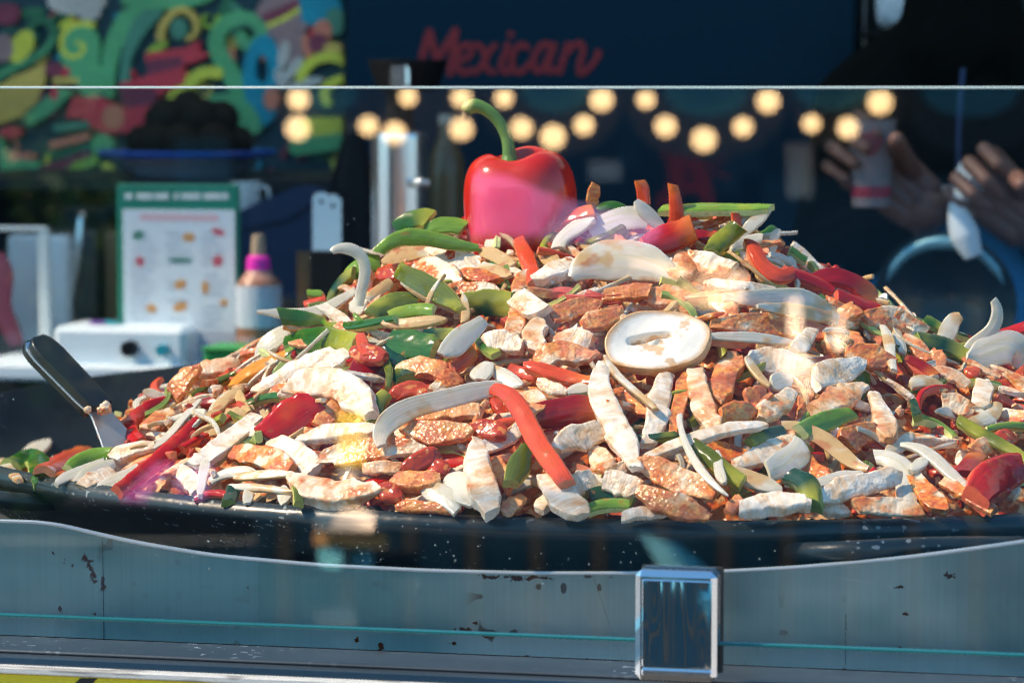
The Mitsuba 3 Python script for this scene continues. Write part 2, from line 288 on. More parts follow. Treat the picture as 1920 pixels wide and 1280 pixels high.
def tube(path, radii, k=14, steps=None):
    path = np.asarray(path, float)
    radii = np.broadcast_to(radii, (len(path),)).astype(float)
    if steps:
        u = np.r_[0, np.cumsum(np.linalg.norm(np.diff(path, axis=0), axis=1))]
        s = np.linspace(0, u[-1], steps)
        path, radii = CubicSpline(u, path)(s), np.interp(s, u, radii)
    t = np.gradient(path, axis=0)
    t /= np.linalg.norm(t, axis=1, keepdims=True)
    a = np.cross(t[0], [0.2, 0.3, 0.93])
    rows = []
    for p, d, r in zip(path, t, radii):
        a = a - d * (a @ d)
        a /= np.linalg.norm(a)
        b = np.cross(d, a)
        ang = np.arange(k) * 2 * math.pi / k
        rows.append(p + r * (np.cos(ang)[:, None] * a + np.sin(ang)[:, None] * b))
    n = len(path)
    v = np.vstack(rows + [path[:1], path[-1:]])
    f = []
    for i in range(n - 1):
        for j in range(k):
            q = [i * k + j, i * k + (j + 1) % k, (i + 1) * k + (j + 1) % k, (i + 1) * k + j]
            f += [[q[0], q[1], q[2]], [q[0], q[2], q[3]]]
    for j in range(k):
        f += [[n * k, (j + 1) % k, j], [n * k + 1, (n - 1) * k + j, (n - 1) * k + (j + 1) % k]]
    return trimesh.Trimesh(v, f, process=False)


def flat(poly, y, thick, px=True):
    """An upright sheet parallel to the glass whose outline is given in the plane y (x, z), thickness going back."""
    out = []
    for g in getattr(poly, 'geoms', [poly]):
        if g.is_empty or g.area < 1e-9: continue
        m = trimesh.creation.extrude_polygon(g, thick, engine='earcut')
        v = m.vertices
        m.vertices = np.stack([v[:, 0], y + v[:, 2], v[:, 1]], 1)
        m.faces = m.faces[:, ::-1]
        out.append(m)
    return trimesh.util.concatenate(out)


def plane_xy(pts, y):
    return [tuple(at(a, b, y)[[0, 2]]) for a, b in pts]


def hullball(a, b, ra, rb, n=12):
    s = [m3.Manifold.sphere(r, n).translate(list(map(float, p))) for p, r in ((a, ra), (b, rb))]
    return m3.Manifold.batch_hull(s)


def smooth_union(parts, edge=0.012, it=10):
    m = m3.Manifold.batch_boolean(parts, m3.OpType.Add).refine_to_length(edge).to_mesh()
    t = trimesh.Trimesh(m.vert_properties[:, :3], m.tri_verts, process=True)
    trimesh.smoothing.filter_taubin(t, iterations=it)
    return t


# ---------------------------------------------------------------- the counter front: stove, pan, ledge, glass
RIM_Z, RAD, PCX, PCY = 1.25, 0.62, -0.01, 0.709
APY = 0.083
pan = thing('paella_pan', 'wide shallow black pan heaped with chicken, peppers and onion on the steel stove', 'pan')
part(pan, 'bowl', lathe((PCX, PCY, RIM_Z), [(0.001, -0.076), (0.53, -0.073), (0.575, -0.052), (0.606, -0.024), (0.6150, -0.0165), (0.6195, -0.0140), (0.6222, -0.0105), (0.6226, -0.0070), (0.6210, -0.0032), (0.6180, -0.0008), (0.6145, 0.0), (0.612, -0.002), (0.600, -0.018), (0.565, -0.050), (0.53, -0.066), (0.001, -0.069)], 260), 'pan_black', smooth=35)
for az, bow in ((-45, 0.075), (22.5, 0.07)):
    c, s = math.cos(math.radians(az)), math.sin(math.radians(az))
    loc = lambda r, t, z: np.array([PCX + r * s + t * c, PCY - r * c + t * s, RIM_Z + z])
    hp = [loc(0.600, -bow, -0.020), loc(0.632, -bow * 0.98, -0.017), loc(0.650, -bow * 0.75, -0.014), loc(0.656, 0, -0.012), loc(0.650, bow * 0.75, -0.014), loc(0.632, bow * 0.98, -0.017), loc(0.600, bow, -0.020)]
    part(pan, 'handle', tube(hp, 0.0062, 16, 50), 'pan_black', smooth=True)

stove = thing('steel_stove', 'scuffed steel stove front curved out to cradle the black pan', 'stove')
edge_px = [(-500, 966), (-200, 972), (0, 979), (92, 982), (150, 996), (250, 1019), (400, 1044), (600, 1062), (800, 1072), (1000, 1077), (1200, 1077), (1350, 1074), (1500, 1066), (1700, 1048), (1920, 1018), (2100, 986), (2250, 990), (2600, 1004)]
top = np.array(plane_xy(edge_px, APY))
xs = np.linspace(top[0, 0], top[-1, 0], 220)
zs = np.interp(xs, top[:, 0], top[:, 1])
zs = np.convolve(np.pad(zs, 3, mode='edge'), np.ones(7) / 7, 'valid')
LEDGE_Z = EYE - 0.3596
outline = Polygon([(xs[0], LEDGE_Z + 0.0005)] + list(zip(xs, zs)) + [(xs[-1], LEDGE_Z + 0.0005)])
part(stove, 'apron_plate', flat(outline, APY, 0.003), 'apron_steel', label='bare steel front plate with scratches and rust spots under the pan')
part(stove, 'rolled_edge', tube(np.stack([xs, np.full_like(xs, APY + 0.0015), zs + 0.0006], 1), 0.0017, 8), 'cut_edge', smooth=True)
for x, y0, y1 in ((195, 1012, 1205), (1585, 1150, 1245)):
    a, b = at(x, y1, APY), at(x, y0, APY)
    part(stove, 'seam', cbox([a[0] - 0.00011, APY - 0.0006, a[2]], [a[0] + 0.00011, APY + 0.001, b[2]], 0.0001), 'rubber')
part(stove, 'body', cbox([xs[0], APY + 0.004, 0.4], [xs[-1], 1.30, RIM_Z - 0.085], 0.004), 'counter_dark')

counter = thing('serving_counter', 'grey metal ledge with a white front trim below the glass guard', 'counter')
LEFT, RIGHT = -1.25, 1.25
part(counter, 'ledge', cbox([LEFT, 0.008, LEDGE_Z - 0.02], [RIGHT, 1.32, LEDGE_Z], 0.003), 'ledge_metal')
part(counter, 'ledge_rib', cbox([LEFT, 0.026, LEDGE_Z], [RIGHT, 0.030, LEDGE_Z + 0.0022], 0.0008), 'ledge_metal')
part(counter, 'front_trim', cbox([LEFT, -0.001, LEDGE_Z - 0.0075], [RIGHT, 0.0078, LEDGE_Z - 0.0030], 0.0010), 'white_trim', label='worn white trim along the front of the ledge')
part(counter, 'front_panel', cbox([LEFT, 0.010, 0.35], [RIGHT, 0.04, LEDGE_Z - 0.0205], 0.002), 'black_paint')
banner = thing('painted_banner', 'yellow and black painted banner under the counter edge, bottom left', 'banner')
bx0, bx1 = at(-700, 1300, 0.004)[0], at(415, 1280, 0.004)[0]
part(banner, 'yellow_sheet', cbox([bx0, 0.002, 0.75], [bx1, 0.0085, LEDGE_Z - 0.0078], 0.0006), 'yellow_paint')
part(banner, 'black_sheet', cbox([bx1 + 0.0002, 0.002, 0.75], [RIGHT, 0.0085, LEDGE_Z - 0.0078], 0.0006), 'black_paint')
for pts in ([(110, 1340), (130, 1290), (150, 1271), (182, 1271), (165, 1290), (150, 1340)], [(200, 1340), (260, 1310), (320, 1300), (330, 1320), (270, 1335), (220, 1360)]):
    part(banner, 'black_stroke', flat(Polygon(plane_xy(pts, 0.0012)), 0.0012, 0.0006), 'black_paint')

GB = EYE - 0.3306
guard = thing('glass_guard', 'clear upright glass sneeze guard reflecting the street in front of the pan', 'glass guard')
gv = np.array([[LEFT, 0, GB + 0.002], [RIGHT, 0, GB + 0.002], [RIGHT, 0, EYE - 0.0015], [LEFT, 0, EYE - 0.0015]])
part(guard, 'pane', (gv, np.array([[0, 1, 2], [0, 2, 3]])), 'glass_sheet')
part(guard, 'top_edge', cbox([LEFT, -0.003, EYE - 0.0014], [RIGHT, 0.003, EYE - 0.0001], 0.0003), 'glass_edge_white', label='pale polished top edge of the glass')
part(guard, 'bottom_edge', cbox([LEFT, -0.003, GB - 0.0001], [RIGHT, 0.003, GB + 0.0017], 0.0005), 'glass_edge_teal', label='teal bottom edge of the glass')

rd = np.random.default_rng(31)
dust, df = [], []
dico = trimesh.creation.icosphere(0)
for cx_, cy_, sd_, n_ in ((760, 1020, 110, 34), (470, 990, 90, 22), (1080, 1010, 130, 26), (1180, 880, 260, 26), (380, 870, 200, 20), (1500, 1000, 200, 18), (900, 520, 340, 30), (160, 880, 70, 10)):
    for _ in range(n_):
        q = at(rd.normal(cx_, sd_), rd.normal(cy_, sd_ * 0.42), -0.0007)
        if not GB + 0.01 < q[2] < EYE - 0.01: continue
        df.append(dico.faces + len(dust) * len(dico.vertices))
        dust.append(dico.vertices * rd.uniform(0.00012, 0.00038) * [1, 0.4, rd.uniform(0.7, 1.6)] + q)
labels[part(guard, 'dust_speck', (np.vstack(dust), np.vstack(df)), 'glass_edge_white')] = {'label': 'tiny pale specks of dust and grease on the glass', 'kind': 'stuff'}

clip = thing('glass_clip', 'square chrome clip gripping the bottom of the glass guard', 'clip')
c0, c1 = at(1189, 1275, -0.012), at(1350, 1074, -0.012)
part(clip, 'body', cbox([c0[0], -0.012, c0[2]], [c1[0] - 0.002, -0.0005, c1[2]], 0.0035), 'chrome_plain', smooth=25)
q0, q1 = at(1203, 1262, -0.013), at(1337, 1090, -0.013)
part(clip, 'face', cbox([q0[0], -0.0135, q0[2] + 0.0042], [q1[0], -0.0118, q1[2]], 0.0007), 'chrome')
part(clip, 'foot_bar', cbox([q0[0], -0.0145, q0[2] - 0.001], [q1[0], -0.0118, q0[2] + 0.0034], 0.001), 'chrome_plain')
part(clip, 'gasket', cbox([c0[0] + 0.002, 0.0005, c0[2] + 0.004], [c1[0] + 0.0003, 0.0045, c1[2] + 0.0015], 0.001), 'rubber')

# ---------------------------------------------------------------- the heap
SIL = [(-60, 900), (0, 880), (80, 868), (150, 860), (200, 836), (232, 800), (256, 770), (330, 728), (420, 698), (500, 655), (560, 615), (640, 572), (700, 500), (760, 468), (900, 446), (1100, 428), (1300, 428), (1420, 446),
       (1480, 492), (1560, 535), (1640, 580), (1750, 628), (1850, 665), (1920, 690), (2060, 750), (2250, 850), (2420, 950)]
YR = lambda px: np.interp(px, [-60, 150, 260, 420, 1950, 2250, 2420], [0.40, 0.36, 0.36, 0.42, 0.43, 0.42, 0.40])
rp = np.array([at(a, b, YR(a)) for a, b in SIL])
gx = np.linspace(-0.62, 0.62, 400)
GYR, GZ = np.interp(gx, rp[:, 0], rp[:, 1]), np.interp(gx, rp[:, 0], rp[:, 2] - RIM_Z, left=-0.03, right=-0.03)
ker = np.hanning(17); ker /= ker.sum()
GYR, GZ = (np.convolve(np.pad(g, 8, mode='edge'), ker, 'valid') for g in (GYR, GZ))


def surf(x, y):
    x, y = np.asarray(x, float), np.asarray(y, float)
    h, yr = np.interp(x, gx, GZ), np.interp(x, gx, GYR)
    yf = PCY - np.sqrt(np.maximum((RAD - 0.012) ** 2 - (x - PCX) ** 2, 0.0))
    t = np.clip((y - yf) / np.maximum(yr - yf, 0.03), 0, 1)
    front = -0.004 + (h + 0.004) * (1 - (1 - t) ** 1.25)
    u = np.clip((y - yr) / 0.36, 0, 2)
    back = h - (h + 0.045) * np.clip(u * u * 1.3 + 0.25 * u, 0, 1)
    return RIM_Z + np.where(y < yr, front, back)


def normal(p):
    e = 0.012
    n = np.array([-(surf(p[0] + e, p[1]) - surf(p[0] - e, p[1])) / (2 * e), -(surf(p[0], p[1] + e) - surf(p[0], p[1] - e)) / (2 * e), 1.0])
    return n / np.linalg.norm(n)


STEP = np.arange(1.6, 2.9, 0.003)


def onto(px, py):
    """Distance along the pixel's ray to the heap, or to where the ray passes it most closely."""
    d = ray(px, py)
    q = CAM + d * STEP[:, None]
    gap = q[:, 2] - surf(q[:, 0], q[:, 1])
    i = np.argmax(gap < 0)
    if gap[i] >= 0:
        ok = (STEP > 1.86) & (q[:, 1] < 0.60)
        i = np.argmin(np.where(ok, gap, 9))
    return STEP[i], bool(gap[i] < 0)


nx, ny = 420, 250
X, Yv = np.meshgrid(np.linspace(-0.585, 0.575, nx), np.linspace(0.10, 0.95, ny))
inside = (X - PCX) ** 2 + (Yv - PCY) ** 2 < (RAD - 0.03) ** 2
Z = surf(X, Yv) - 0.012 + 0.022 * (meshkit.fbm(np.stack([X * 60, Yv * 60, X * 0], -1), 4) - 0.5) + 0.007 * (meshkit.fbm(np.stack([X * 210, Yv * 210, X * 0 + 3], -1), 2) - 0.5)
vid = np.arange(nx * ny).reshape(ny, nx)
quad = np.stack([vid[:-1, :-1], vid[:-1, 1:], vid[1:, 1:], vid[1:, :-1]], -1)[inside[:-1, :-1] & inside[1:, 1:] & inside[:-1, 1:] & inside[1:, :-1]]
heap = trimesh.Trimesh(np.stack([X, Yv, Z], -1).reshape(-1, 3), np.vstack([quad[:, [0, 1, 2]], quad[:, [0, 2, 3]]]), process=False)
heap.remove_unreferenced_vertices()
tag('chopped_filling', 'finely chopped chicken, onion and sauce packed between the larger pieces of the heap', 'filling', kind='stuff')
add('chopped_filling__001', heap, 'filling_mix', smooth=True)


def section(a, b, rc, nl=5):
    """Points round a rectangle of half sizes a, b with rounded corners, from the middle of the underside, as shares of a and b."""
    r = rc * min(a, b)
    q = []
    for cx, cy, a0 in ((1, -1, -90), (1, 1, 0), (-1, 1, 90), (-1, -1, 180)):
        for d in (0, 30, 60, 90):
            t = math.radians(a0 + d)
            q.append((cx * (a - r) + r * math.cos(t), cy * (b - r) + r * math.sin(t)))
    n = [1, nl, 1, nl]
    out = []
    for i in range(4):
        out += q[4 * i:4 * i + 4]
        p0, p1 = np.array(q[4 * i + 3]), np.array(q[(4 * i + 4) % 16])
        m = n[i]
        fr = [0.5] if m == 1 else np.r_[0.035, np.linspace(0, 1, m)[1:-1], 0.965]
        out += [tuple(p0 + (p1 - p0) * g) for g in fr]
    out = out[-((nl + 1) // 2):] + out[:-((nl + 1) // 2)]
    out = np.array(out + out[:1])
    return out[:, 0] / a, out[:, 1] / b


def sweep(P, N, w, t, rc=0.4, cup=0.0, shear=0.0, K=0, J=0, rough=0.0, seed=0, sides=None, wedge=0.0, nl=5, gash=0.0):
    """A strip: a rectangular section of width w and thickness t along the points P, wide across N; cup bends the section, sides = the two outlines as shares of w."""
    n = len(P)
    w, t = np.broadcast_to(w, n).astype(float), np.broadcast_to(t, n).astype(float)
    Tn = np.gradient(P, axis=0)
    Tn /= np.linalg.norm(Tn, axis=1, keepdims=True) + 1e-12
    B = np.cross(Tn, N)
    B /= np.linalg.norm(B, axis=1, keepdims=True) + 1e-12
    M = np.cross(B, Tn)
    cx, cy = section(w.mean() / 2, t.mean() / 2, rc, nl)
    k = len(cx) - 1
    v = ((np.arctan2(cy, cx) + math.pi / 2) / (2 * math.pi)) % 1.0
    v[-1] = 1.0
    v[0] = 0.0
    s = np.linspace(0, 1, n)
    ends = np.clip((0.30 - np.minimum(s, 1 - s)) / 0.30, 0, 1)
    half = w[:, None] / 2 * cx[None]
    if sides is not None:
        half = half * np.where(cx[None] > 0, sides[0][:, None], sides[1][:, None])
    V = (P[:, None] + B[:, None] * half[..., None] + M[:, None] * (t[:, None, None] / 2 * (cy * (1 + wedge * cx))[None, :, None] - cup * w[:, None, None] * (cx[None, :, None] ** 2 - 0.4))
         + Tn[:, None] * (shear * ends[:, None, None] * half[..., None]))
    if rough:
        rad = B[:, None] * (np.sign(cx) * np.abs(cx) ** 3)[None, :, None] + M[:, None] * (np.sign(cy) * np.abs(cy) ** 3)[None, :, None]
        rad /= np.linalg.norm(rad, axis=2, keepdims=True) + 1e-9
        q = V + seed * 1.37
        amp = rough * (1.7 * (meshkit.fbm(q * 70, 3, seed) - 0.5) + 0.7 * (meshkit.fbm(q * 230, 2, seed + 9) - 0.5))
        if gash:
            lines = meshkit.noise(np.stack([(s[:, None] + 0.25 * cx[None]) * 9 + seed, 0 * half + 0.3, 0 * half], -1), seed)
            amp -= gash * rough * 2.2 * np.clip(lines - 0.72, 0, 1) * 3
        amp *= (1 + 1.3 * ends ** 2)[:, None]
        amp[:, -1] = amp[:, 0]
        V = V + rad * amp[..., None]
    uv = np.stack([K + 0.01 + 0.98 * np.broadcast_to(s[:, None], (n, k + 1)), J + 0.005 + 0.99 * np.broadcast_to(v[None], (n, k + 1))], -1).reshape(-1, 2)
    verts = V.reshape(-1, 3)
    i, j = np.meshgrid(np.arange(n - 1), np.arange(k), indexing='ij')
    a = (i * (k + 1) + j).ravel()
    b, c, d = a + 1, a + k + 2, a + k + 1
    F = [np.stack([a, b, c], 1), np.stack([a, c, d], 1)]
    for row, flip in ((0, True), (n - 1, False)):
        base = len(verts)
        verts = np.vstack([verts, V[row], V[row, :k].mean(0)[None]])
        e = K + (0.01 if flip else 0.99)
        uv = np.vstack([uv, np.stack([np.full(k + 1, e), np.full(k + 1, J + 0.05)], 1), [[e, J + 0.05]]])
        jj = np.arange(k)
        tri = np.stack([base + jj, base + jj + 1, np.full(k, base + k + 1)], 1)
        F.append(tri[:, ::-1] if flip else tri)
    return verts, np.vstack(F)[:, ::-1], uv


def resample(pts, m):
    pts = np.asarray(pts, float)
    u = np.r_[0, np.cumsum(np.linalg.norm(np.diff(pts, axis=0), axis=1))]
    if len(pts) == 2:
        return pts[0] + (pts[1] - pts[0]) * np.linspace(0, 1, m)[:, None]
    return CubicSpline(u, pts)(np.linspace(0, u[-1], m))


PIECES = []   # dicts: kind, mesh, uv, px, label or None, ...


def make(kind, P, N, w, K, seed, thick=None, wide=None, grain=0):
    """kind: c chicken, o onion, p pepper, t tomato lump. P (m, 3), w in metres (scalar or per control point)."""
    r = np.random.default_rng(seed)
    L = np.linalg.norm(np.diff(P, axis=0), axis=1).sum()
    m = int(np.clip(L / 0.0022, 10, 44))
    s0 = np.linspace(0, 1, len(P))
    P, N = resample(P, m), np.stack([np.interp(np.linspace(0, 1, m), s0, N[:, i]) for i in range(3)], 1)
    s = np.linspace(0, 1, m)
    w = np.interp(s, np.linspace(0, 1, np.size(w)), np.atleast_1d(w))
    d = np.minimum(s, 1 - s)
    J = int(r.integers(0, 10))
    knot = lambda n, lo, hi, e0, e1: np.interp(s, np.r_[0, np.sort(r.uniform(0.12, 0.88, n - 2)), 1], np.r_[r.uniform(e0, e1), r.uniform(lo, hi, n - 2), r.uniform(e0, e1)])
    if kind == 'c':
        sides = knot(7, 0.76, 1.16, 0.22, 0.9), knot(7, 0.76, 1.16, 0.22, 0.9)
        t = (thick or np.clip(0.44 * w.mean(), 0.005, 0.013)) * knot(5, 0.8, 1.1, 0.45, 0.9)
        out = sweep(P, N, w, t, r.uniform(0.28, 0.6), r.uniform(-0.03, 0.08), r.uniform(-0.7, 0.7), K, J, 0.105 * np.clip(w.mean(), 0.008, 0.024), seed, sides, r.uniform(-0.45, 0.45), 6, 0.16)
    elif kind == 'o':
        cs = lambda: CubicSpline([0, 0.15, 0.5, 0.85, 1], [r.uniform(0.15, 0.85), r.uniform(0.7, 1), 1.03, r.uniform(0.7, 1), r.uniform(0.15, 0.85)])(s)
        out = sweep(P, N, w, (thick or r.uniform(0.0020, 0.0032)), 0.5, r.uniform(0.02, 0.13), r.uniform(-0.5, 0.5), K, J, 0.0005, seed, (cs(), cs()), 0.0, 5)
    elif kind == 'p':
        sides = knot(5, 0.88, 1.08, 0.68, 1.05), knot(5, 0.88, 1.08, 0.68, 1.05)
        out = sweep(P, N, w, (thick or r.uniform(0.0050, 0.0070)), 0.36, r.uniform(0.05, 0.17), r.uniform(-0.5, 0.5), K, J, 0.0008, seed, sides, 0.0, 7)
    else:
        prof = 0.45 + 0.55 * np.clip(d / 0.3, 0, 1) ** 0.6
        out = sweep(P, N, w * prof, (thick or 0.55 * w.mean()) * prof, 0.8, 0.0, 0.3, 0, J, 0.0022, seed)
    return out


def put(kind, K, pts, w, lift=8, face=0.5, roll=0.0, label=None, short=None, thick=None, depth=None, name=None):
    """A piece that lies on the heap where the photograph shows it: pts pixels along its middle, w its width in pixels, lift in mm towards us."""
    seed = len(PIECES) + 11
    if not label: K = K + (3 if kind == 'c' and K < 14 else 4 if kind == 'o' else 0)
    r = np.random.default_rng(seed)
    hits = [onto(a, b) for a, b in pts]
    good = [h for h, ok in hits if ok]
    far = depth or (np.mean(good) if good else np.mean([h for h, _ in hits]))
    P, N = [], []
    for (a, b), (h, ok) in zip(pts, hits):
        s = h if ok and not depth else (far if (good or depth) else h)
        d = ray(a, b)
        p = CAM + d * (s - (lift + 4) * 0.001)
        nn = normal(p) if p[1] < 0.5 else np.array([0, -0.5, 0.86])
        P.append(p)
        N.append(face * (-d) + (1 - face) * nn)
    P, N = np.array(P), np.array(N)
    # ease depth jumps along the piece
    if len(P) > 2:
        sd = (P - CAM) @ FWD
        lin = np.polyval(np.polyfit(np.arange(len(sd)), sd, 1), np.arange(len(sd)))
        new = 0.35 * sd + 0.65 * lin
        P = CAM + (P - CAM) * (new / sd)[:, None]
    roll = roll if roll else r.uniform(-16, 16)
    tn = P[-1] - P[0]
    tn /= np.linalg.norm(tn) + 1e-9
    c, s_ = math.cos(math.radians(roll)), math.sin(math.radians(roll))
    N = N * c + np.cross(tn, N) * s_ + tn * (N @ tn)[:, None] * (1 - c)
    N /= np.linalg.norm(N, axis=1, keepdims=True)
    dm = ((P - CAM) @ FWD).mean()
    v, f, uv = make(kind, P, N, np.atleast_1d(w) * dm / F_PX, K, seed, thick)
    PIECES.append(dict(kind=kind, K=K, v=v, f=f, uv=uv, label=label, short=short, name=name, L=np.linalg.norm(np.diff(P, axis=0), axis=1).sum(), W=np.mean(w) * dm / F_PX, hand=True))


# ---------------------------------------------------------------- the pieces one can point to (pixels of the photograph, laid on the heap)
C, O, G, R_ = 'c', 'o', 'p', 'p'
H = lambda *a, **k: put(*a, **k)
# left end of the pan
H('p', 4, [(26, 874), (52, 864), (78, 876), (88, 904)], 50, 26, 0.8, label='glossy green pepper chunk nearest the left end of the pan rim', short='leftmost glossy green pepper chunk')
H('o', 1, [(46, 868), (66, 842), (84, 818)], 44, 18, 0.8, label='white onion petal standing up at the far left of the pan', short='onion petal standing at far left')
H('p', 2, [(84, 884), (112, 868), (164, 846)], 54, 18, 0.75, label='orange-red pepper chunk lying at the left end of the pan', short='orange-red chunk at the left end')
H('p', 7, [(132, 884), (158, 864), (208, 852)], 36, 22, 0.75, label='yellow-green pepper curl beside the orange-red chunk at left', short='yellow-green curl at left')
H('o', 7, [(2, 862), (18, 880), (36, 902)], 20, 12)
H('o', 1, [(104, 908), (150, 884), (196, 866)], 24, 16)
H('o', 2, [(140, 908), (180, 884), (215, 868)], 36, 9)
H('o', 3, [(182, 914), (230, 898), (262, 878)], 40, 12)
H('c', 5, [(152, 912), (190, 892), (214, 884)], 36, 14)
H('c', 3, [(205, 858), (248, 845), (292, 838)], 38, 18)
H('p', 0, [(222, 922), (262, 890), (300, 860), (338, 826), (374, 786)], [26, 32, 34, 34, 28], 26, 0.6, roll=18, label='long red pepper strip slanting down to the rim at the left', short='long slanting red strip at left')
H('o', 3, [(288, 842), (318, 814), (348, 780), (374, 750)], 17, 34, label='pale onion strip laid along the upper side of the long red strip', short='onion strip along the long red strip')
H('p', 0, [(318, 756), (278, 766), (248, 790), (248, 812), (264, 832)], 28, 22, 0.8, label='shiny red pepper curl at the left foot of the heap by the spatula', short='red curl beside the spatula')
H('c', 9, [(275, 812), (300, 790), (326, 768)], 42, 14)
H('c', 11, [(322, 752), (345, 716), (374, 698)], 46, 12)
H('c', 10, [(366, 696), (408, 690), (455, 690)], 38, 18, label='speckled orange-stained chicken slab on the left shoulder of the heap', short='stained chicken slab on the left shoulder')
H('p', 6, [(358, 744), (395, 724), (444, 702)], 15, 26)
H('o', 3, [(268, 734), (292, 740), (316, 752)], 18, 20)
H('p', 3, [(440, 726), (470, 700), (505, 682), (542, 668)], [26, 34, 34, 30], 24, label='orange-yellow pepper strip on the upper left slope', short='orange-yellow strip')
H('o', 15, [(372, 792), (400, 774), (430, 752)], 16, 26)
H('o', 14, [(436, 716), (450, 745), (466, 774)], 18, 24)
H('o', 12, [(384, 812), (430, 786), (474, 760)], 42, 14)
H('o', 13, [(398, 775), (430, 745), (455, 726)], 26, 22)
H('o', 5, [(364, 782), (388, 784), (404, 798), (412, 820)], 9, 34)
H('c', 3, [(360, 872), (400, 846), (440, 816), (484, 780)], [36, 44, 46, 38], 26, label='thick white chicken strip slanting up right beside the long red strip', short='thick white chicken beside the long red strip')
H('p', 5, [(466, 838), (490, 815), (506, 792)], 30, 12)
H('o', 3, [(375, 930), (380, 895), (388, 862)], 19, 22)
H('o', 2, [(394, 902), (440, 884), (484, 888)], 24, 18)
H('o', 12, [(440, 895), (490, 890), (544, 890)], 20, 22)
H('o', 6, [(430, 912), (480, 914), (552, 922)], 15, 16)
H('p', 0, [(368, 936), (400, 926), (430, 932)], 16, 14)
H('p', 5, [(430, 945), (438, 914)], 28, 12)
H('o', 4, [(464, 944), (468, 916)], 20, 16)
H('o', 6, [(536, 944), (530, 912)], 26, 12)
H('c', 2, [(330, 880), (360, 900), (372, 922)], 40, 6)
H('p', 6, [(560, 945), (556, 905)], 18, 24)
# left half, middle
H('c', 4, [(484, 738), (530, 706), (580, 680), (626, 654)], 40, 24, label='long pale chicken strip below the broad green pepper on the left', short='long pale strip below the broad green pepper')
H('c', 2, [(588, 704), (625, 680), (670, 652)], 40, 18)
H('c', 10, [(476, 748), (510, 736), (544, 710)], 24, 16)
H('c', 1, [(528, 742), (570, 720), (622, 718), (668, 744), (698, 782)], [40, 60, 64, 60, 40], 30, label='largest white chicken slice, arching over the red pepper chunk', short='arching white chicken slice')
H('p', 0, [(498, 818), (540, 790), (600, 756)], [62, 76, 70], 22, 0.55, label='big bright red pepper chunk under the arching white chicken slice', short='big bright red pepper chunk', thick=0.012)
H('c', 9, [(600, 800), (630, 772), (650, 760)], 44, 8)
H('c', 1, [(566, 818), (620, 810), (660, 806), (704, 812)], 40, 24, label='clean white chicken strip lying level right of the big red chunk', short='level white strip right of the big red chunk')
H('c', 7, [(598, 858), (660, 848), (720, 842), (795, 848)], 46, 20)
H('c', 8, [(680, 878), (730, 876), (778, 878)], 28, 12)
H('c', 2, [(508, 838), (548, 848), (594, 880)], 52, 14, label='pale greyish chicken slice below the big bright red pepper chunk', short='greyish slice below the big red chunk')
H('c', 10, [(440, 850), (490, 858), (548, 884)], 46, 20)
H('c', 7, [(540, 892), (590, 915), (650, 922), (706, 906)], [44, 66, 68, 54], 24, label='wide sauce-smeared chicken slice just above the rim on the left', short='wide smeared slice above the rim')
H('p', 1, [(654, 738), (680, 695), (706, 655)], 52, 20, 0.6, label='dark glossy red pepper strip standing upright below the green peppers', short='upright dark red pepper')
H('t', 0, [(662, 660), (690, 664), (722, 674)], 42, 32, label='orange-red tomato lump on top of the upright dark red pepper', short='tomato lump on the dark red pepper')
H('p', 2, [(676, 630), (682, 650), (690, 672)], 22, 36)
H('p', 5, [(722, 656), (752, 690), (762, 712)], 48, 16)
H('p', 6, [(728, 730), (728, 690), (712, 660)], 16, 22)
H('p', 6, [(702, 796), (706, 762), (724, 742)], 34, 18)
H('p', 6, [(700, 812), (686, 832)], 40, 12)
H('o', 8, [(716, 836), (724, 796), (768, 766), (830, 750), (890, 736), (944, 726)], [36, 40, 38, 38, 40, 42], 42, 0.7, roll=10, label='long white onion strip bent down at its left end, mid heap', short='long bent white onion strip')
H('c', 13, [(742, 694), (790, 690), (836, 702)], 46, 18, label='orange sauce-covered chicken piece below the green pepper chunk', short='sauce-covered chicken below the green chunk')
H('t', 0, [(730, 752), (764, 732), (810, 738)], 36, 14)
H('c', 9, [(815, 738), (834, 720), (856, 706)], 42, 18)
H('c', 12, [(752, 800), (800, 812), (884, 802)], [40, 56, 50], 26, label='saucy orange chicken strip under the long bent onion strip', short='saucy strip under the bent onion')
H('c', 11, [(780, 785), (840, 772), (900, 775)], 40, 10)
H('t', 0, [(756, 884), (796, 862), (826, 852)], 42, 24, label='wet bright red sauce lump low in the middle of the heap', short='wet bright red lump')
H('t', 0, [(800, 872), (842, 884)], 42, 18)
H('t', 0, [(712, 922), (756, 926)], 44, 20)
H('c', 11, [(742, 892), (780, 902), (826, 896)], 42, 26)
H('o', 2, [(786, 914), (826, 926), (862, 955)], 42, 20)
H('o', 4, [(836, 898), (866, 912), (884, 950)], 48, 24, label='yellowish curved onion wedge left of the upright kite-shaped chicken', short='yellowish onion wedge')
H('c', 5, [(896, 826), (892, 868), (908, 918), (924, 962)], [34, 56, 60, 44], 34, 0.75, roll=6, label='kite-shaped white chicken piece standing upright near the rim', short='kite-shaped chicken')
H('c', 9, [(742, 950), (800, 950), (864, 956)], 24, 16)
H('c', 9, [(944, 962), (966, 940), (978, 930)], 34, 12)
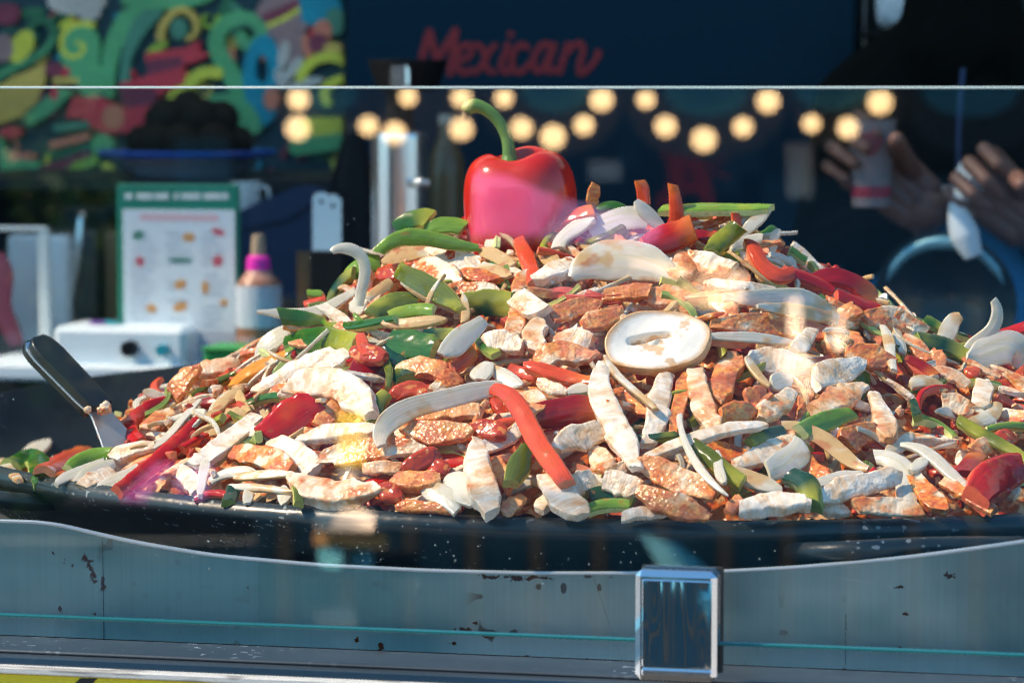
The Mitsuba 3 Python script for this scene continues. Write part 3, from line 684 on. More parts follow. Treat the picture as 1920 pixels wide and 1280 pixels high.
# centre
H('p', 2, [(928, 730), (956, 745), (982, 780), (1002, 818), (1030, 862), (1062, 908)], [28, 36, 38, 40, 40, 32], 46, 0.7, roll=12, label='long curved salmon-red pepper strip running down the middle front', short='long curved red strip in the middle')
H('p', 1, [(1006, 782), (1070, 770), (1142, 776)], [54, 62, 60], 22, 0.6, label='broad crimson pepper piece right of the long curved red strip', short='broad crimson pepper')
H('p', 2, [(984, 688), (1030, 698), (1080, 712), (1118, 716)], [22, 30, 30, 24], 24)
H('p', 2, [(956, 694), (1006, 708)], 26, 14)
H('o', 1, [(896, 712), (906, 694), (916, 680)], 42, 22)
H('o', 3, [(928, 690), (950, 708), (980, 722)], 30, 18)
H('c', 1, [(1008, 714), (1036, 728), (1064, 738)], 28, 22)
H('o', 3, [(1062, 736), (1090, 728), (1120, 722)], 26, 22)
H('c', 5, [(984, 742), (1004, 748), (1012, 772)], 36, 28)
H('c', 3, [(1132, 690), (1128, 735), (1150, 790), (1174, 840), (1194, 878)], [34, 50, 56, 50, 36], 34, 0.7, roll=4, label='tall white chicken strip standing below the round onion slice', short='tall white strip below the onion round')
H('c', 4, [(1242, 708), (1236, 760), (1220, 836)], 44, 20, label='upright speckled chicken strip under the right half of the onion round', short='upright speckled strip under the onion round')
H('c', 15, [(1286, 700), (1272, 760), (1260, 826)], 28, 16)
H('c', 9, [(1304, 692), (1316, 750), (1336, 812)], 44, 22, label='red-smeared chicken strip standing right of the upright speckled strip', short='red-smeared upright chicken')
H('o', 11, [(1134, 668), (1155, 700), (1190, 732), (1230, 768)], 14, 34)
H('c', 13, [(1168, 735), (1192, 755), (1218, 776)], 38, 14)
H('c', 2, [(1046, 846), (1090, 818), (1142, 816)], [40, 58, 44], 26, label='lens-shaped white chicken slice below the broad crimson pepper', short='lens-shaped white slice')
H('c', 8, [(1106, 850), (1126, 862), (1146, 884)], 50, 14)
H('c', 5, [(1138, 884), (1176, 880)], 30, 22)
H('c', 2, [(1020, 896), (1050, 930), (1094, 968)], [44, 60, 50], 32, label='clean white chicken wedge touching the rim in the middle', short='clean wedge at the rim')
H('c', 4, [(1060, 922), (1090, 905), (1116, 898)], 46, 20)
H('c', 5, [(1134, 902), (1165, 906), (1200, 918)], 52, 24)
H('c', 3, [(1010, 958), (1030, 930)], 30, 16)
H('p', 7, [(1098, 956), (1145, 945), (1180, 946)], 28, 20)
H('p', 5, [(1108, 932), (1150, 926), (1190, 938)], 34, 12)
H('p', 6, [(958, 908), (970, 878), (986, 838)], [34, 46, 26], 28, 0.7, label='small green and yellow pepper piece standing left of the curved red strip', short='green-yellow piece by the curved strip')
H('c', 17, [(926, 866), (944, 890), (962, 914)], 38, 14)
H('t', 0, [(884, 806), (915, 806), (950, 816)], 44, 24, label='tomato cube above the tip of the kite-shaped chicken', short='tomato cube')
H('c', 1, [(904, 838), (950, 820), (990, 796)], 32, 16)
H('c', 12, [(1194, 872), (1250, 890), (1300, 910), (1344, 926)], [40, 54, 54, 44], 30, label='orange-stained chicken strip slanting down right, low in the middle', short='upper orange-stained slanting strip')
H('c', 13, [(1194, 922), (1250, 942), (1330, 972)], [46, 54, 46], 34, label='orange chicken strip slanting down to the rim below another like it', short='lower orange slanting strip')
H('c', 1, [(1166, 972), (1210, 964), (1244, 968)], 26, 22)
H('c', 11, [(905, 650), (870, 660), (840, 690)], 30, 10)
# right of centre, low
H('c', 5, [(1212, 858), (1280, 832), (1350, 808), (1436, 796)], 30, 38, label='long thin white strip slanting up right across the middle', short='long thin white slanting strip')
H('o', 4, [(1274, 778), (1280, 812), (1296, 852), (1322, 890), (1366, 928)], 15, 46, 0.7, label='thin curved onion sliver hanging across the thin white strip', short='thin curved onion sliver')
H('p', 6, [(1298, 828), (1330, 860), (1392, 906)], [28, 38, 36], 34, label='olive-green pepper strip slanting down right below the thin white strip', short='olive-green slanting strip')
H('o', 8, [(1368, 880), (1410, 898), (1466, 916)], 38, 24)
H('o', 3, [(1346, 846), (1348, 880), (1358, 906)], 19, 40)
H('p', 5, [(1406, 832), (1435, 816), (1466, 810)], 26, 24)
H('p', 7, [(1500, 806), (1545, 792), (1594, 774)], [32, 42, 32], 32, label='light green pepper piece lying level on the right slope', short='light green piece on the right slope')
H('o', 11, [(1466, 798), (1530, 815), (1590, 858), (1628, 880)], [24, 30, 32, 30], 28)
H('c', 7, [(1372, 870), (1430, 850), (1488, 818)], 46, 20)
H('o', 0, [(1440, 884), (1480, 862), (1502, 826)], 52, 26)
H('c', 13, [(1500, 846), (1526, 880), (1552, 896)], 38, 14)
H('p', 5, [(1486, 896), (1512, 910), (1524, 948)], [36, 46, 40], 36, 0.7, label='dark teal-green pepper chunk near the rim, right of centre', short='dark teal-green chunk', thick=0.014)
H('c', 1, [(1474, 908), (1490, 892), (1502, 886)], 22, 30)
H('o', 2, [(1504, 912), (1560, 900), (1614, 886)], 28, 24)
H('c', 1, [(1386, 952), (1440, 944), (1522, 940)], [50, 60, 44], 36, label='large fibrous white chicken slice at the rim, right of centre', short='large fibrous white slice at the rim')
H('c', 0, [(1536, 926), (1610, 910), (1690, 894)], 44, 40, 0.6, roll=5, label='clean boxy white chicken strip above the rim on the right', short='boxy white strip on the right')
H('o', 1, [(1640, 856), (1684, 868), (1704, 902), (1700, 940)], 46, 24, label='wide pale curved onion slice behind the boxy white strip', short='wide pale onion behind the boxy strip')
H('c', 1, [(1536, 954), (1590, 954)], 36, 22)
H('c', 5, [(1602, 948), (1660, 950), (1728, 956)], 38, 30)
H('c', 16, [(1366, 962), (1378, 946), (1390, 934)], 26, 36)
H('c', 7, [(1270, 850), (1300, 856), (1320, 880)], 34, 8)
# right slope, middle
H('c', 0, [(1404, 664), (1460, 680), (1526, 694)], [48, 58, 50], 24, label='broad clean chicken slab in the middle of the right slope', short='broad clean slab on the right slope')
H('c', 3, [(1524, 716), (1560, 700), (1618, 692)], [44, 64, 40], 30, label='pointed white chicken slice right of the broad clean slab', short='pointed white slice')
H('c', 7, [(1526, 772), (1570, 750), (1622, 726)], [52, 64, 44], 24)
H('c', 13, [(1352, 784), (1385, 772), (1420, 776)], 42, 26)
H('c', 14, [(1398, 750), (1434, 738)], 42, 16)
H('c', 13, [(1338, 752), (1360, 706), (1388, 668)], 52, 18)
H('c', 2, [(1426, 786), (1456, 760), (1484, 742)], 48, 26)
H('o', 1, [(1446, 720), (1484, 708)], 36, 28)
H('o', 13, [(1400, 668), (1420, 700), (1442, 724)], 18, 28)
H('c', 8, [(1640, 742), (1654, 780), (1668, 826)], [38, 50, 40], 28, label='upright chicken piece with white face and brown edges on the right slope', short='upright white-faced chicken')
H('c', 14, [(1586, 834), (1618, 816), (1648, 820)], 54, 18)
H('o', 6, [(1660, 852), (1690, 832), (1710, 812)], 27, 18)
H('c', 0, [(1556, 812), (1580, 820)], 30, 18)
H('o', 7, [(1356, 556), (1420, 560), (1500, 575), (1572, 594)], [24, 42, 66, 56], 34, 0.6, label='large layered onion wedge on the upper right slope', short='large layered onion wedge')
H('o', 10, [(1420, 574), (1490, 582), (1560, 596)], [14, 26, 30], 42, 0.6)
H('p', 2, [(1408, 456), (1424, 490), (1450, 514), (1486, 514)], [30, 32, 36, 28], 30, 0.7, label='bright orange-red pepper strip curling up at the upper right', short='orange-red curl at the upper right')
H('p', 0, [(1474, 512), (1520, 526), (1560, 545)], 30, 24)
H('p', 1, [(1530, 528), (1580, 522), (1620, 545), (1640, 566)], 38, 22, label='crimson pepper strip along the skyline on the right', short='crimson strip on the right skyline')
H('p', 0, [(1568, 556), (1610, 570), (1650, 584)], 28, 28)
H('c', 8, [(1578, 576), (1606, 596)], 38, 28)
H('c', 11, [(1622, 602), (1670, 600), (1734, 628)], [42, 52, 46], 28, label='saucy chicken strip on the right skyline left of the green pepper', short='saucy strip on the right skyline')
H('o', 9, [(1602, 544), (1640, 570), (1686, 590)], 13, 30)
H('o', 1, [(1642, 570), (1664, 556)], 20, 20)
H('o', 11, [(1768, 646), (1782, 612), (1800, 588)], 34, 22, 0.8, label='amber onion strip standing upright near the right edge', short='upright amber onion')
H('o', 1, [(1806, 656), (1846, 632), (1870, 598), (1860, 564)], 26, 30, 0.8, label='white onion curl standing up at the far right', short='white onion curl at far right')
H('o', 3, [(1812, 668), (1856, 660), (1900, 650), (1912, 690)], 62, 26, 0.7, label='pale rounded onion bulb piece at the right edge', short='rounded onion piece at the right edge')
H('p', 0, [(1830, 648), (1880, 628), (1926, 614)], 25, 18)
H('p', 5, [(1722, 640), (1770, 646), (1814, 668)], 36, 22, label='dark green pepper strip below the upright amber onion at right', short='dark green strip at right')
H('p', 4, [(1732, 598), (1764, 616)], 26, 16)
H('c', 12, [(1586, 658), (1620, 664), (1666, 686)], 48, 28, label='white chicken piece with a red sauce patch right of centre', short='chicken with the red sauce patch')
H('c', 8, [(1544, 618), (1560, 636), (1556, 660)], 40, 22)
H('c', 13, [(1592, 624), (1612, 650)], 32, 22)
H('o', 4, [(1658, 612), (1668, 650), (1674, 694)], 21, 36)
H('o', 3, [(1680, 616), (1692, 664)], 24, 22)
H('c', 8, [(1690, 638), (1720, 655), (1740, 680)], 40, 12)
H('p', 1, [(1696, 674), (1730, 690), (1754, 708)], 24, 22)
H('c', 12, [(1744, 664), (1774, 680)], 36, 20)
H('c', 6, [(1756, 700), (1790, 706), (1814, 724)], 32, 22)
H('o', 10, [(1706, 724), (1740, 716), (1774, 734)], 30, 24)
H('t', 0, [(1812, 692), (1836, 708)], 36, 22)
H('p', 5, [(1712, 754), (1722, 784)], 17, 30)
H('c', 1, [(1846, 716), (1842, 740), (1836, 768)], 36, 24)
H('c', 6, [(1766, 750), (1800, 760), (1826, 772)], 42, 20)
H('o', 9, [(1808, 796), (1850, 784), (1868, 756)], 32, 26)
H('p', 6, [(1798, 788), (1840, 814), (1880, 836), (1926, 864)], 24, 30, label='long olive-amber pepper strip running off the right edge', short='olive-amber strip at the right edge')
H('p', 7, [(1846, 808), (1884, 800), (1926, 802)], 15, 26)
H('t', 0, [(1870, 826), (1904, 816)], 38, 22)
H('p', 0, [(1828, 936), (1860, 902), (1906, 884)], [58, 76, 66], 34, 0.7, label='bright red pepper chunk at the rim near the right edge', short='bright red chunk at far right', thick=0.013)
H('p', 1, [(1808, 890), (1832, 858)], 42, 22)
H('c', 12, [(1826, 848), (1856, 834)], 40, 22)
H('o', 4, [(1688, 832), (1740, 850), (1780, 884), (1822, 918)], [24, 30, 28, 22], 36, label='long pale onion strip slanting down right near the right edge', short='long pale onion strip on the right')
H('o', 1, [(1708, 884), (1738, 858)], 25, 34)
H('c', 11, [(1700, 876), (1730, 918), (1776, 958)], 40, 26)
H('c', 13, [(1768, 900), (1812, 926), (1866, 956)], 34, 28)
H('c', 8, [(1690, 910), (1720, 940)], 36, 18)
H('c', 3, [(1880, 910), (1906, 930)], 40, 14)
# upper left
H('o', 0, [(622, 472), (650, 466), (678, 482), (684, 520), (672, 574)], [18, 22, 22, 22, 26], 34, 0.85, label='white onion curl hooked above the left skyline', short='hooked white onion curl')
H('o', 3, [(482, 584), (530, 588), (590, 586), (640, 562), (668, 546)], [10, 20, 24, 24, 22], 26, label='pale onion strip sticking out left with a brown tip', short='onion strip sticking out left')
H('p', 4, [(524, 592), (560, 596), (614, 604)], [34, 32, 20], 36, 0.8)
H('p', 5, [(620, 564), (638, 532), (664, 512)], 26, 20)
H('p', 7, [(655, 530), (680, 500), (712, 495)], 40, 10)
H('p', 2, [(572, 574), (612, 562)], 22, 14)
H('p', 7, [(578, 552), (606, 553)], 16, 12)
H('p', 4, [(540, 646), (600, 640), (668, 646)], [46, 54, 44], 30, 0.8, label='broad green pepper slab on the left slope', short='broad green pepper slab')
H('c', 15, [(536, 608), (570, 610), (604, 618)], 30, 22)
H('o', 1, [(484, 676), (508, 642), (544, 624)], 40, 14, label='white onion peel at the left edge behind the orange-yellow strip', short='white onion peel at left edge')
H('p', 4, [(608, 604), (660, 613), (700, 606), (744, 598)], [12, 22, 22, 18], 34)
H('p', 6, [(750, 506), (790, 530), (835, 556), (868, 582)], [36, 50, 40, 16], 36, 0.75, label='large olive-green pepper wedge pointing down right, upper left', short='large olive-green wedge')
H('p', 6, [(700, 592), (732, 570), (784, 564)], [50, 50, 24], 26)
H('p', 7, [(732, 594), (780, 582), (814, 584)], 27, 36)
H('o', 11, [(716, 608), (770, 606), (838, 598)], 22, 38)
H('o', 10, [(658, 572), (692, 566)], 44, 16)
H('o', 11, [(690, 562), (734, 528)], 24, 20)
H('p', 4, [(732, 640), (770, 645), (816, 654)], [54, 60, 50], 28, 0.8, label='blocky green pepper chunk with a pale cut end, left of centre', short='blocky green chunk')
H('p', 5, [(796, 628), (854, 628)], 26, 24)
H('p', 4, [(900, 638), (930, 666)], 28, 22)
H('o', 4, [(832, 668), (868, 632), (908, 602)], [44, 44, 36], 42, 0.7, label='flat white onion strip leaning over the green peppers left of centre', short='flat onion strip over the green peppers')
H('o', 12, [(716, 492), (780, 472), (866, 466)], 34, 22)
H('c', 10, [(786, 492), (830, 510), (866, 526)], [36, 46, 36], 28, label='stained chicken strip behind the large olive-green wedge', short='stained strip behind the olive wedge')
H('c', 9, [(836, 548), (880, 542), (936, 552)], 30, 26)
H('c', 11, [(860, 515), (900, 520), (930, 528)], 34, 18)
H('t', 0, [(706, 514), (744, 516)], 30, 26)
H('p', 7, [(710, 474), (758, 446), (820, 450), (898, 464)], [24, 32, 30, 20], 26, 0.7, label='long light green pepper arc below the whole bell pepper', short='light green arc')
H('p', 4, [(748, 436), (774, 412), (806, 412)], 38, 16)
H('p', 7, [(798, 436), (832, 424), (872, 428)], 34, 20)
H('o', 11, [(870, 606), (872, 578), (868, 552)], 18, 36)
H('p', 5, [(876, 572), (920, 568), (962, 574)], 50, 14, 0.8, label='very dark green pepper skin tucked in a hollow, upper middle', short='very dark green skin')
H('c', 3, [(958, 562), (986, 572), (1014, 588)], 48, 30)
H('c', 6, [(972, 550), (982, 526), (1000, 508)], 34, 22)
H('c', 8, [(948, 644), (968, 600), (964, 574)], 40, 18)
H('c', 3, [(1004, 660), (1004, 622), (1014, 606)], 42, 24)
H('c', 1, [(910, 644), (945, 640), (980, 652)], 40, 28)
H('p', 2, [(848, 694), (888, 662)], 26, 20)
H('c', 10, [(996, 680), (1050, 662), (1116, 668)], 50, 26)
H('c', 9, [(1036, 598), (1080, 576), (1124, 578)], 36, 22)
H('c', 11, [(1090, 610), (1140, 596), (1170, 590)], 40, 12)
H('c', 4, [(1050, 625), (1080, 640), (1110, 640)], 60, 16)
H('p', 2, [(974, 452), (990, 490), (1004, 530)], 30, 24)
H('o', 12, [(1016, 468), (1044, 498)], 34, 20)
H('c', 2, [(996, 526), (1040, 508), (1076, 492)], 44, 26)
H('o', 11, [(900, 470), (930, 480), (960, 500)], 26, 18)
H('o', 10, [(895, 500), (925, 505), (955, 520)], 22, 22)
H('o', 9, [(1070, 520), (1120, 492), (1190, 488), (1270, 530)], [50, 72, 78, 50], 28, 0.6, label='wide translucent amber onion sheet near the top of the heap', short='wide amber onion sheet')
H('c', 11, [(1200, 560), (1260, 555), (1310, 560)], 46, 16)
H('c', 9, [(1130, 555), (1170, 550), (1220, 545)], 36, 22)
# top
H('o', 1, [(1046, 466), (1072, 432), (1116, 412)], 34, 26)
H('o', 0, [(1106, 436), (1160, 412), (1216, 416)], 48, 24, label='broad white onion slice at the top right of the whole bell pepper', short='broad white onion at the top')
H('o', 2, [(1192, 376), (1216, 402), (1246, 432)], 27, 36, 0.85, label='white onion strip leaning on the top right of the bell pepper', short='leaning white onion at the top')
H('p', 2, [(1030, 430), (1072, 406), (1114, 396)], 32, 28)
H('p', 0, [(1206, 466), (1258, 446), (1300, 424)], [44, 62, 50], 32, 0.7, label='rounded red pepper piece at the top below the orange uprights', short='rounded red pepper at the top')
H('p', 1, [(1296, 442), (1346, 450)], 30, 22)
H('p', 2, [(1268, 420), (1268, 384), (1262, 346)], [30, 26, 20], 26, 0.9, label='orange pepper stick standing up from the very top of the heap', short='orange stick at the top')
H('p', 2, [(1206, 380), (1204, 352), (1200, 338)], 25, 20)
H('c', 12, [(1106, 392), (1114, 362), (1116, 344)], 24, 16, 0.9)
H('p', 2, [(1382, 430), (1378, 400)], 18, 24)
H('p', 7, [(1240, 394), (1330, 392), (1400, 392), (1446, 392)], [34, 40, 38, 30], 20, 0.85, roll=-60, label='long light green pepper wedge lying level along the skyline at top', short='light green wedge along the top')
H('p', 4, [(1122, 396), (1150, 388), (1180, 402)], 24, 14)
H('o', 0, [(1392, 444), (1420, 412), (1444, 396)], 24, 24)
H('o', 1, [(1386, 396), (1412, 422)], 34, 18)
H('o', 1, [(1450, 476), (1452, 446), (1462, 430)], 17, 16)
H('p', 6, [(1332, 474), (1358, 446), (1388, 424)], 34, 34, 0.7, label='speckled green pepper strip slanting up right at the upper right', short='speckled green strip at the top')
H('c', 7, [(1288, 476), (1330, 494), (1370, 508)], [40, 48, 42], 28)
H('c', 8, [(1264, 524), (1280, 500), (1300, 480)], 54, 22)
H('c', 8, [(1372, 506), (1408, 526)], 24, 22)
H('c', 0, [(1326, 528), (1380, 538), (1456, 546)], 26, 28)
H('c', 6, [(1376, 480), (1410, 490), (1440, 500)], 34, 14)
H('o', 6, [(1370, 470), (1400, 460), (1430, 450)], 36, 14)
H('c', 12, [(1332, 608), (1400, 606), (1480, 616), (1544, 624)], 44, 20, label='long orange-stained strip below the large layered onion wedge', short='long stained strip under the onion wedge')
H('c', 10, [(1338, 556), (1356, 572), (1374, 596)], 40, 22)
H('o', 3, [(1326, 632), (1400, 632), (1486, 642)], 22, 28)
H('c', 3, [(1488, 656), (1508, 642), (1522, 620)], 34, 32)
H('c', 9, [(1560, 610), (1600, 600), (1620, 590)], 34, 12)
H('p', 7, [(1480, 470), (1510, 490)], 18, 10)
H('o', 6, [(1470, 490), (1490, 500)], 34, 12)


def onion_round():
    """The big round slice: a shallow dish with a slit where its middle has come loose."""
    px, py = 1232, 640
    h, _ = onto(px, py)
    d = ray(px, py)
    c = CAM + d * (h - 0.040)
    n = -d * 0.80 + np.array([-0.12, 0.0, 0.62])
    n /= np.linalg.norm(n)
    a = RGT - n * (RGT @ n); a /= np.linalg.norm(a)
    b = np.cross(n, a)
    rx, ry = 95 * h / F_PX, 74 * h / F_PX
    rr = np.r_[np.linspace(0, 1, 30), [1.012, 1.0]]
    zz = np.r_[0.0022 * np.linspace(0, 1, 30) ** 4, [-0.001, -0.005]]
    nt = 96
    th = np.arange(nt + 1) / nt * 2 * math.pi
    wob = 1 + 0.035 * np.sin(2 * th + 1) + 0.02 * np.sin(3 * th + 2) + 0.014 * np.sin(7 * th)
    V = np.array([[c + a * (rx * r * w * math.cos(t)) + b * (ry * r * w * math.sin(t)) + n * (z + 0.0020 * math.sin(4 * r + t) + 0.0014 * r * math.sin(3 * t + 1)) for t, w in zip(th, wob)] for r, z in zip(rr, zz)])
    lx = np.array([[r * math.cos(t) for t in th] for r in rr]); ly = np.array([[r * math.sin(t) for t in th] for r in rr])
    slit = np.exp(-((ly - 0.18 + 0.25 * (lx + 0.1) ** 2) / 0.075) ** 2) * np.clip(1 - ((lx + 0.12) / 0.46) ** 2, 0, 1)
    V -= n * (0.020 * slit)[..., None]
    V[0] = V[0].mean(0)
    m, k = len(rr), nt
    i, j = np.meshgrid(np.arange(m - 1), np.arange(k), indexing='ij')
    q = (i * (k + 1) + j).ravel()
    F = np.vstack([np.stack([q, q + k + 1, q + k + 2], 1), np.stack([q, q + k + 2, q + 1], 1)])
    uv = np.stack([3.0 + 0.97 * np.broadcast_to((rr / 1.03)[:, None], (m, k + 1)), 4.5 + 0 * lx], -1).reshape(-1, 2)
    PIECES.append(dict(kind='o', K=4, v=V.reshape(-1, 3), f=F, uv=uv, label='large round onion slice facing us in the middle of the heap', short='round onion slice', name='onion_round', bsdf='onion_round_flesh', L=rx * 2, W=ry * 2, hand=True))


onion_round()
N_HAND = len(PIECES)

# ---------------------------------------------------------------- the pieces between and under them
def scatter(count, scale, seed0, lift, kinds='cccccooooopppptt', thin=1.0, wild=1.0):
    """Pieces strewn over the whole heap, front, flanks and back, at random."""
    r = np.random.default_rng(seed0)
    n = 0
    while n < count:
        x = r.uniform(-0.56, 0.55)
        yf = PCY - math.sqrt(max((RAD - 0.025) ** 2 - (x - PCX) ** 2, 0))
        y = yf + r.uniform(0.006, 0.47)
        qv = np.array([x, y, RIM_Z]) - CAM
        if 960 + F_PX * (qv @ RGT) / (qv @ FWD) < 225 and y < 0.45: continue
        if surf(x, y) < RIM_Z - 0.012 or (x - PCX) ** 2 + (y - PCY) ** 2 > (RAD - 0.03) ** 2: continue
        n += 1
        kind = r.choice(list(kinds))
        K = {'c': lambda: r.choice([5, 7, 8, 9, 10, 10, 11, 12, 14]), 'o': lambda: r.choice([6, 8, 10, 12, 13, 14]), 'p': lambda: r.choice([0, 0, 1, 2, 2, 4, 5, 6, 7]), 't': lambda: 0}[kind]()
        L = {'c': r.uniform(0.030, 0.058), 'o': r.uniform(0.028, 0.065), 'p': r.uniform(0.025, 0.055), 't': r.uniform(0.012, 0.024)}[kind]
        w = {'c': r.uniform(0.009, 0.016), 'o': r.uniform(0.006, 0.015), 'p': r.uniform(0.008, 0.017), 't': r.uniform(0.011, 0.018)}[kind]
        L, w = L * scale * 1.12, thin * w * (0.35 + 0.65 * scale) * (0.75 if scale < 1 else 1)
        p0 = np.array([x, y, float(surf(x, y))])
        nn = normal(p0)
        a = r.uniform(0, math.pi)
        e1 = np.cross(nn, [0, 1, 0]); e1 /= np.linalg.norm(e1)
        e2 = np.cross(nn, e1)
        tn = e1 * math.cos(a) + e2 * math.sin(a) + nn * r.normal(0, 0.22 * wild)
        tn /= np.linalg.norm(tn)
        side = np.cross(nn, tn)
        u = np.linspace(-0.5, 0.5, 5)
        bend = {'c': 0.06, 'o': 0.20, 'p': 0.16, 't': 0.02}[kind] * r.normal(0, 1) * wild
        bend2 = {'c': 0.03, 'o': 0.18, 'p': 0.12, 't': 0.02}[kind] * abs(r.normal(0, 1))
        P = p0 + nn * lift * r.uniform(0.5, 1.2) + tn * (u * L)[:, None] + side * ((u ** 2 - 0.1) * L * bend * 3)[:, None] - nn * ((u ** 2) * L * bend2 * 2)[:, None]
        N = nn + side * r.normal(0, 0.45)
        N = -N if r.random() < 0.3 else N
        N /= np.linalg.norm(N)
        v, f, uv = make(kind, P, np.repeat(N[None], 5, 0), w, K, seed0 * 1000 + n)
        PIECES.append(dict(kind=kind, K=K, v=v, f=f, uv=uv, label=None, short=None, name=None, L=L, W=w, hand=False))


scatter(420, 1.0, 5, 0.001)
scatter(90, 1.0, 6, 0.004)
scatter(400, 0.95, 9, 0.008, 'oooopppct', 0.55, 1.8)
scatter(330, 0.5, 8, 0.006, 'cccooppptt', 0.85, 1.3)

# ---------------------------------------------------------------- which of them show, and what each is called
def project(v):
    q = v - CAM
    z = q @ FWD
    return 960 + F_PX * (q @ RGT) / z, 640 - F_PX * (q @ UPV) / z, z


BW, BH, SC = 480, 320, 4.0
zb, ib = np.full(BW * BH, 9.0), np.full(BW * BH, -1)
foot = []
for i, q in enumerate(PIECES):
    a = q['v'][q['f']]
    pts = np.vstack([q['v'], a.mean(1), (a[:, 0] + a[:, 1]) / 2, (a[:, 1] + a[:, 2]) / 2, (a[:, 0] + a[:, 2]) / 2])
    px, py, z = project(pts)
    ok = (px > 0) & (px < 1919) & (py > 0) & (py < 975)
    c = (np.clip(py / SC, 0, BH - 1).astype(int) * BW + np.clip(px / SC, 0, BW - 1).astype(int))[ok]
    z = z[ok]
    o = np.argsort(-z)
    c, z = c[o], z[o]
    near = z < zb[c]
    zb[c[near]], ib[c[near]] = z[near], i
    vx, vy, _ = project(q['v'])
    foot.append((vx.mean(), vy.mean()))
seen = np.bincount(ib[ib >= 0], minlength=len(PIECES))
for i, q in enumerate(PIECES):
    w = np.nonzero(ib == i)[0]
    q['seen'] = len(w)
    q['at'] = np.array([(w % BW).mean() * SC, (w // BW).mean() * SC]) if len(w) else np.array(foot[i])

HUE = ['red', 'dark red', 'orange-red', 'orange-yellow', 'green', 'dark green', 'olive-green', 'light green']
GROUPS = {'c': ('chicken_strip', 'chicken strip', 'chicken strips and chunks heaped in the pan'), 'o': ('onion_slice', 'onion slice', 'onion slices mixed into the heap'),
          'p': ('pepper_strip', 'pepper strip', 'cut pepper strips mixed into the heap'), 't': ('tomato_lump', 'tomato lump', 'soft tomato lumps in the heap')}
BSDF = {'c': 'chicken_meat', 'o': 'onion_flesh', 'p': 'pepper_flesh', 't': 'tomato_flesh'}


def look_of(q):
    L, K = q['L'], q['K']
    size = 'small ' if L < 0.030 else ('long ' if L > 0.055 else '')
    vx, vy, _ = project(q['v'])
    xy = np.stack([vx, vy], 1) - [vx.mean(), vy.mean()]
    ev, ax = np.linalg.eigh(xy.T @ xy)
    ang = math.degrees(math.atan2(-ax[1, 1], ax[0, 1])) % 180
    pose = '' if ev[1] < 2.0 * ev[0] else ('level ' if ang < 18 or ang > 162 else 'upright ' if 65 < ang < 115 else 'right-leaning ' if ang <= 65 else 'left-leaning ')
    if q['kind'] == 'c': s = f"{size}{pose}{'clean white ' if K <= 2 else 'pale speckled ' if K <= 5 else 'smeared ' if K <= 9 else 'saucy orange ' if K <= 13 else 'dark saucy '}chicken piece"
    elif q['kind'] == 'o': s = f"{size}{pose}{'white ' if K <= 4 else 'stained ' if K <= 9 else 'amber '}onion slice"
    elif q['kind'] == 'p': s = f"{size}{pose}{HUE[K]} pepper strip"
    else: s = f"{size}red tomato lump"
    return s


def where(a, b):
    d = np.asarray(a) - np.asarray(b)
    h, v = ('right' if d[0] > 0 else 'left'), ('below' if d[1] > 0 else 'above')
    if abs(d[0]) > 2.2 * abs(d[1]): return f'{h} of'
    if abs(d[1]) > 2.2 * abs(d[0]): return v
    return f'{v} and {h} of'


marks = [q for q in PIECES if q['short'] and q['seen'] > 3]
taken, counts, hidden, first = {}, {}, {}, {}
order = sorted(range(len(PIECES)), key=lambda i: (not PIECES[i]['hand'], -PIECES[i]['seen']))
for i in order:
    q = PIECES[i]
    kd = q['kind']
    if (q['seen'] < 6 and not q['label']) or counts.get(kd, 0) >= 290:
        hidden.setdefault(kd, []).append(q)
        continue
    counts[kd] = counts.get(kd, 0) + 1
    name, cat, grp = GROUPS[kd]
    lab = q['label']
    if not lab:
        base = look_of(q)
        near = sorted(marks, key=lambda m: np.linalg.norm(m['at'] - q['at']))[:6]
        opts = [f"{base} {where(q['at'], m['at'])} the {m['short']}" for m in near]
        opts += [f"{base} between the {near[0]['short']} and the {m['short']}" for m in near[1:]]
        opts += [f"{base} between the {near[1]['short']} and the {m['short']}" for m in near[2:]]
        opts = [o for o in opts if len(o.split()) <= 16] or opts[:1]
        lab = next((o for o in opts if o not in taken), opts[0])
    if len(lab.split()) > 16: lab = ' '.join(lab.split()[:16])
    k = key(q['name'] or name)
    taken[lab] = k
    add(k, (q['v'], q['f']), q.get('bsdf', BSDF[kd]), smooth=True, uv=q['uv'])
    tag(k, lab, cat, grp)
for n, (kd, qs) in enumerate(sorted(hidden.items())):
    off = np.cumsum([0] + [len(q['v']) for q in qs])
    add(f'chopped_filling__{n + 2:03d}', (np.vstack([q['v'] for q in qs]), np.vstack([q['f'] + o for q, o in zip(qs, off)])), BSDF[kd], smooth=True, uv=np.vstack([q['uv'] for q in qs]))

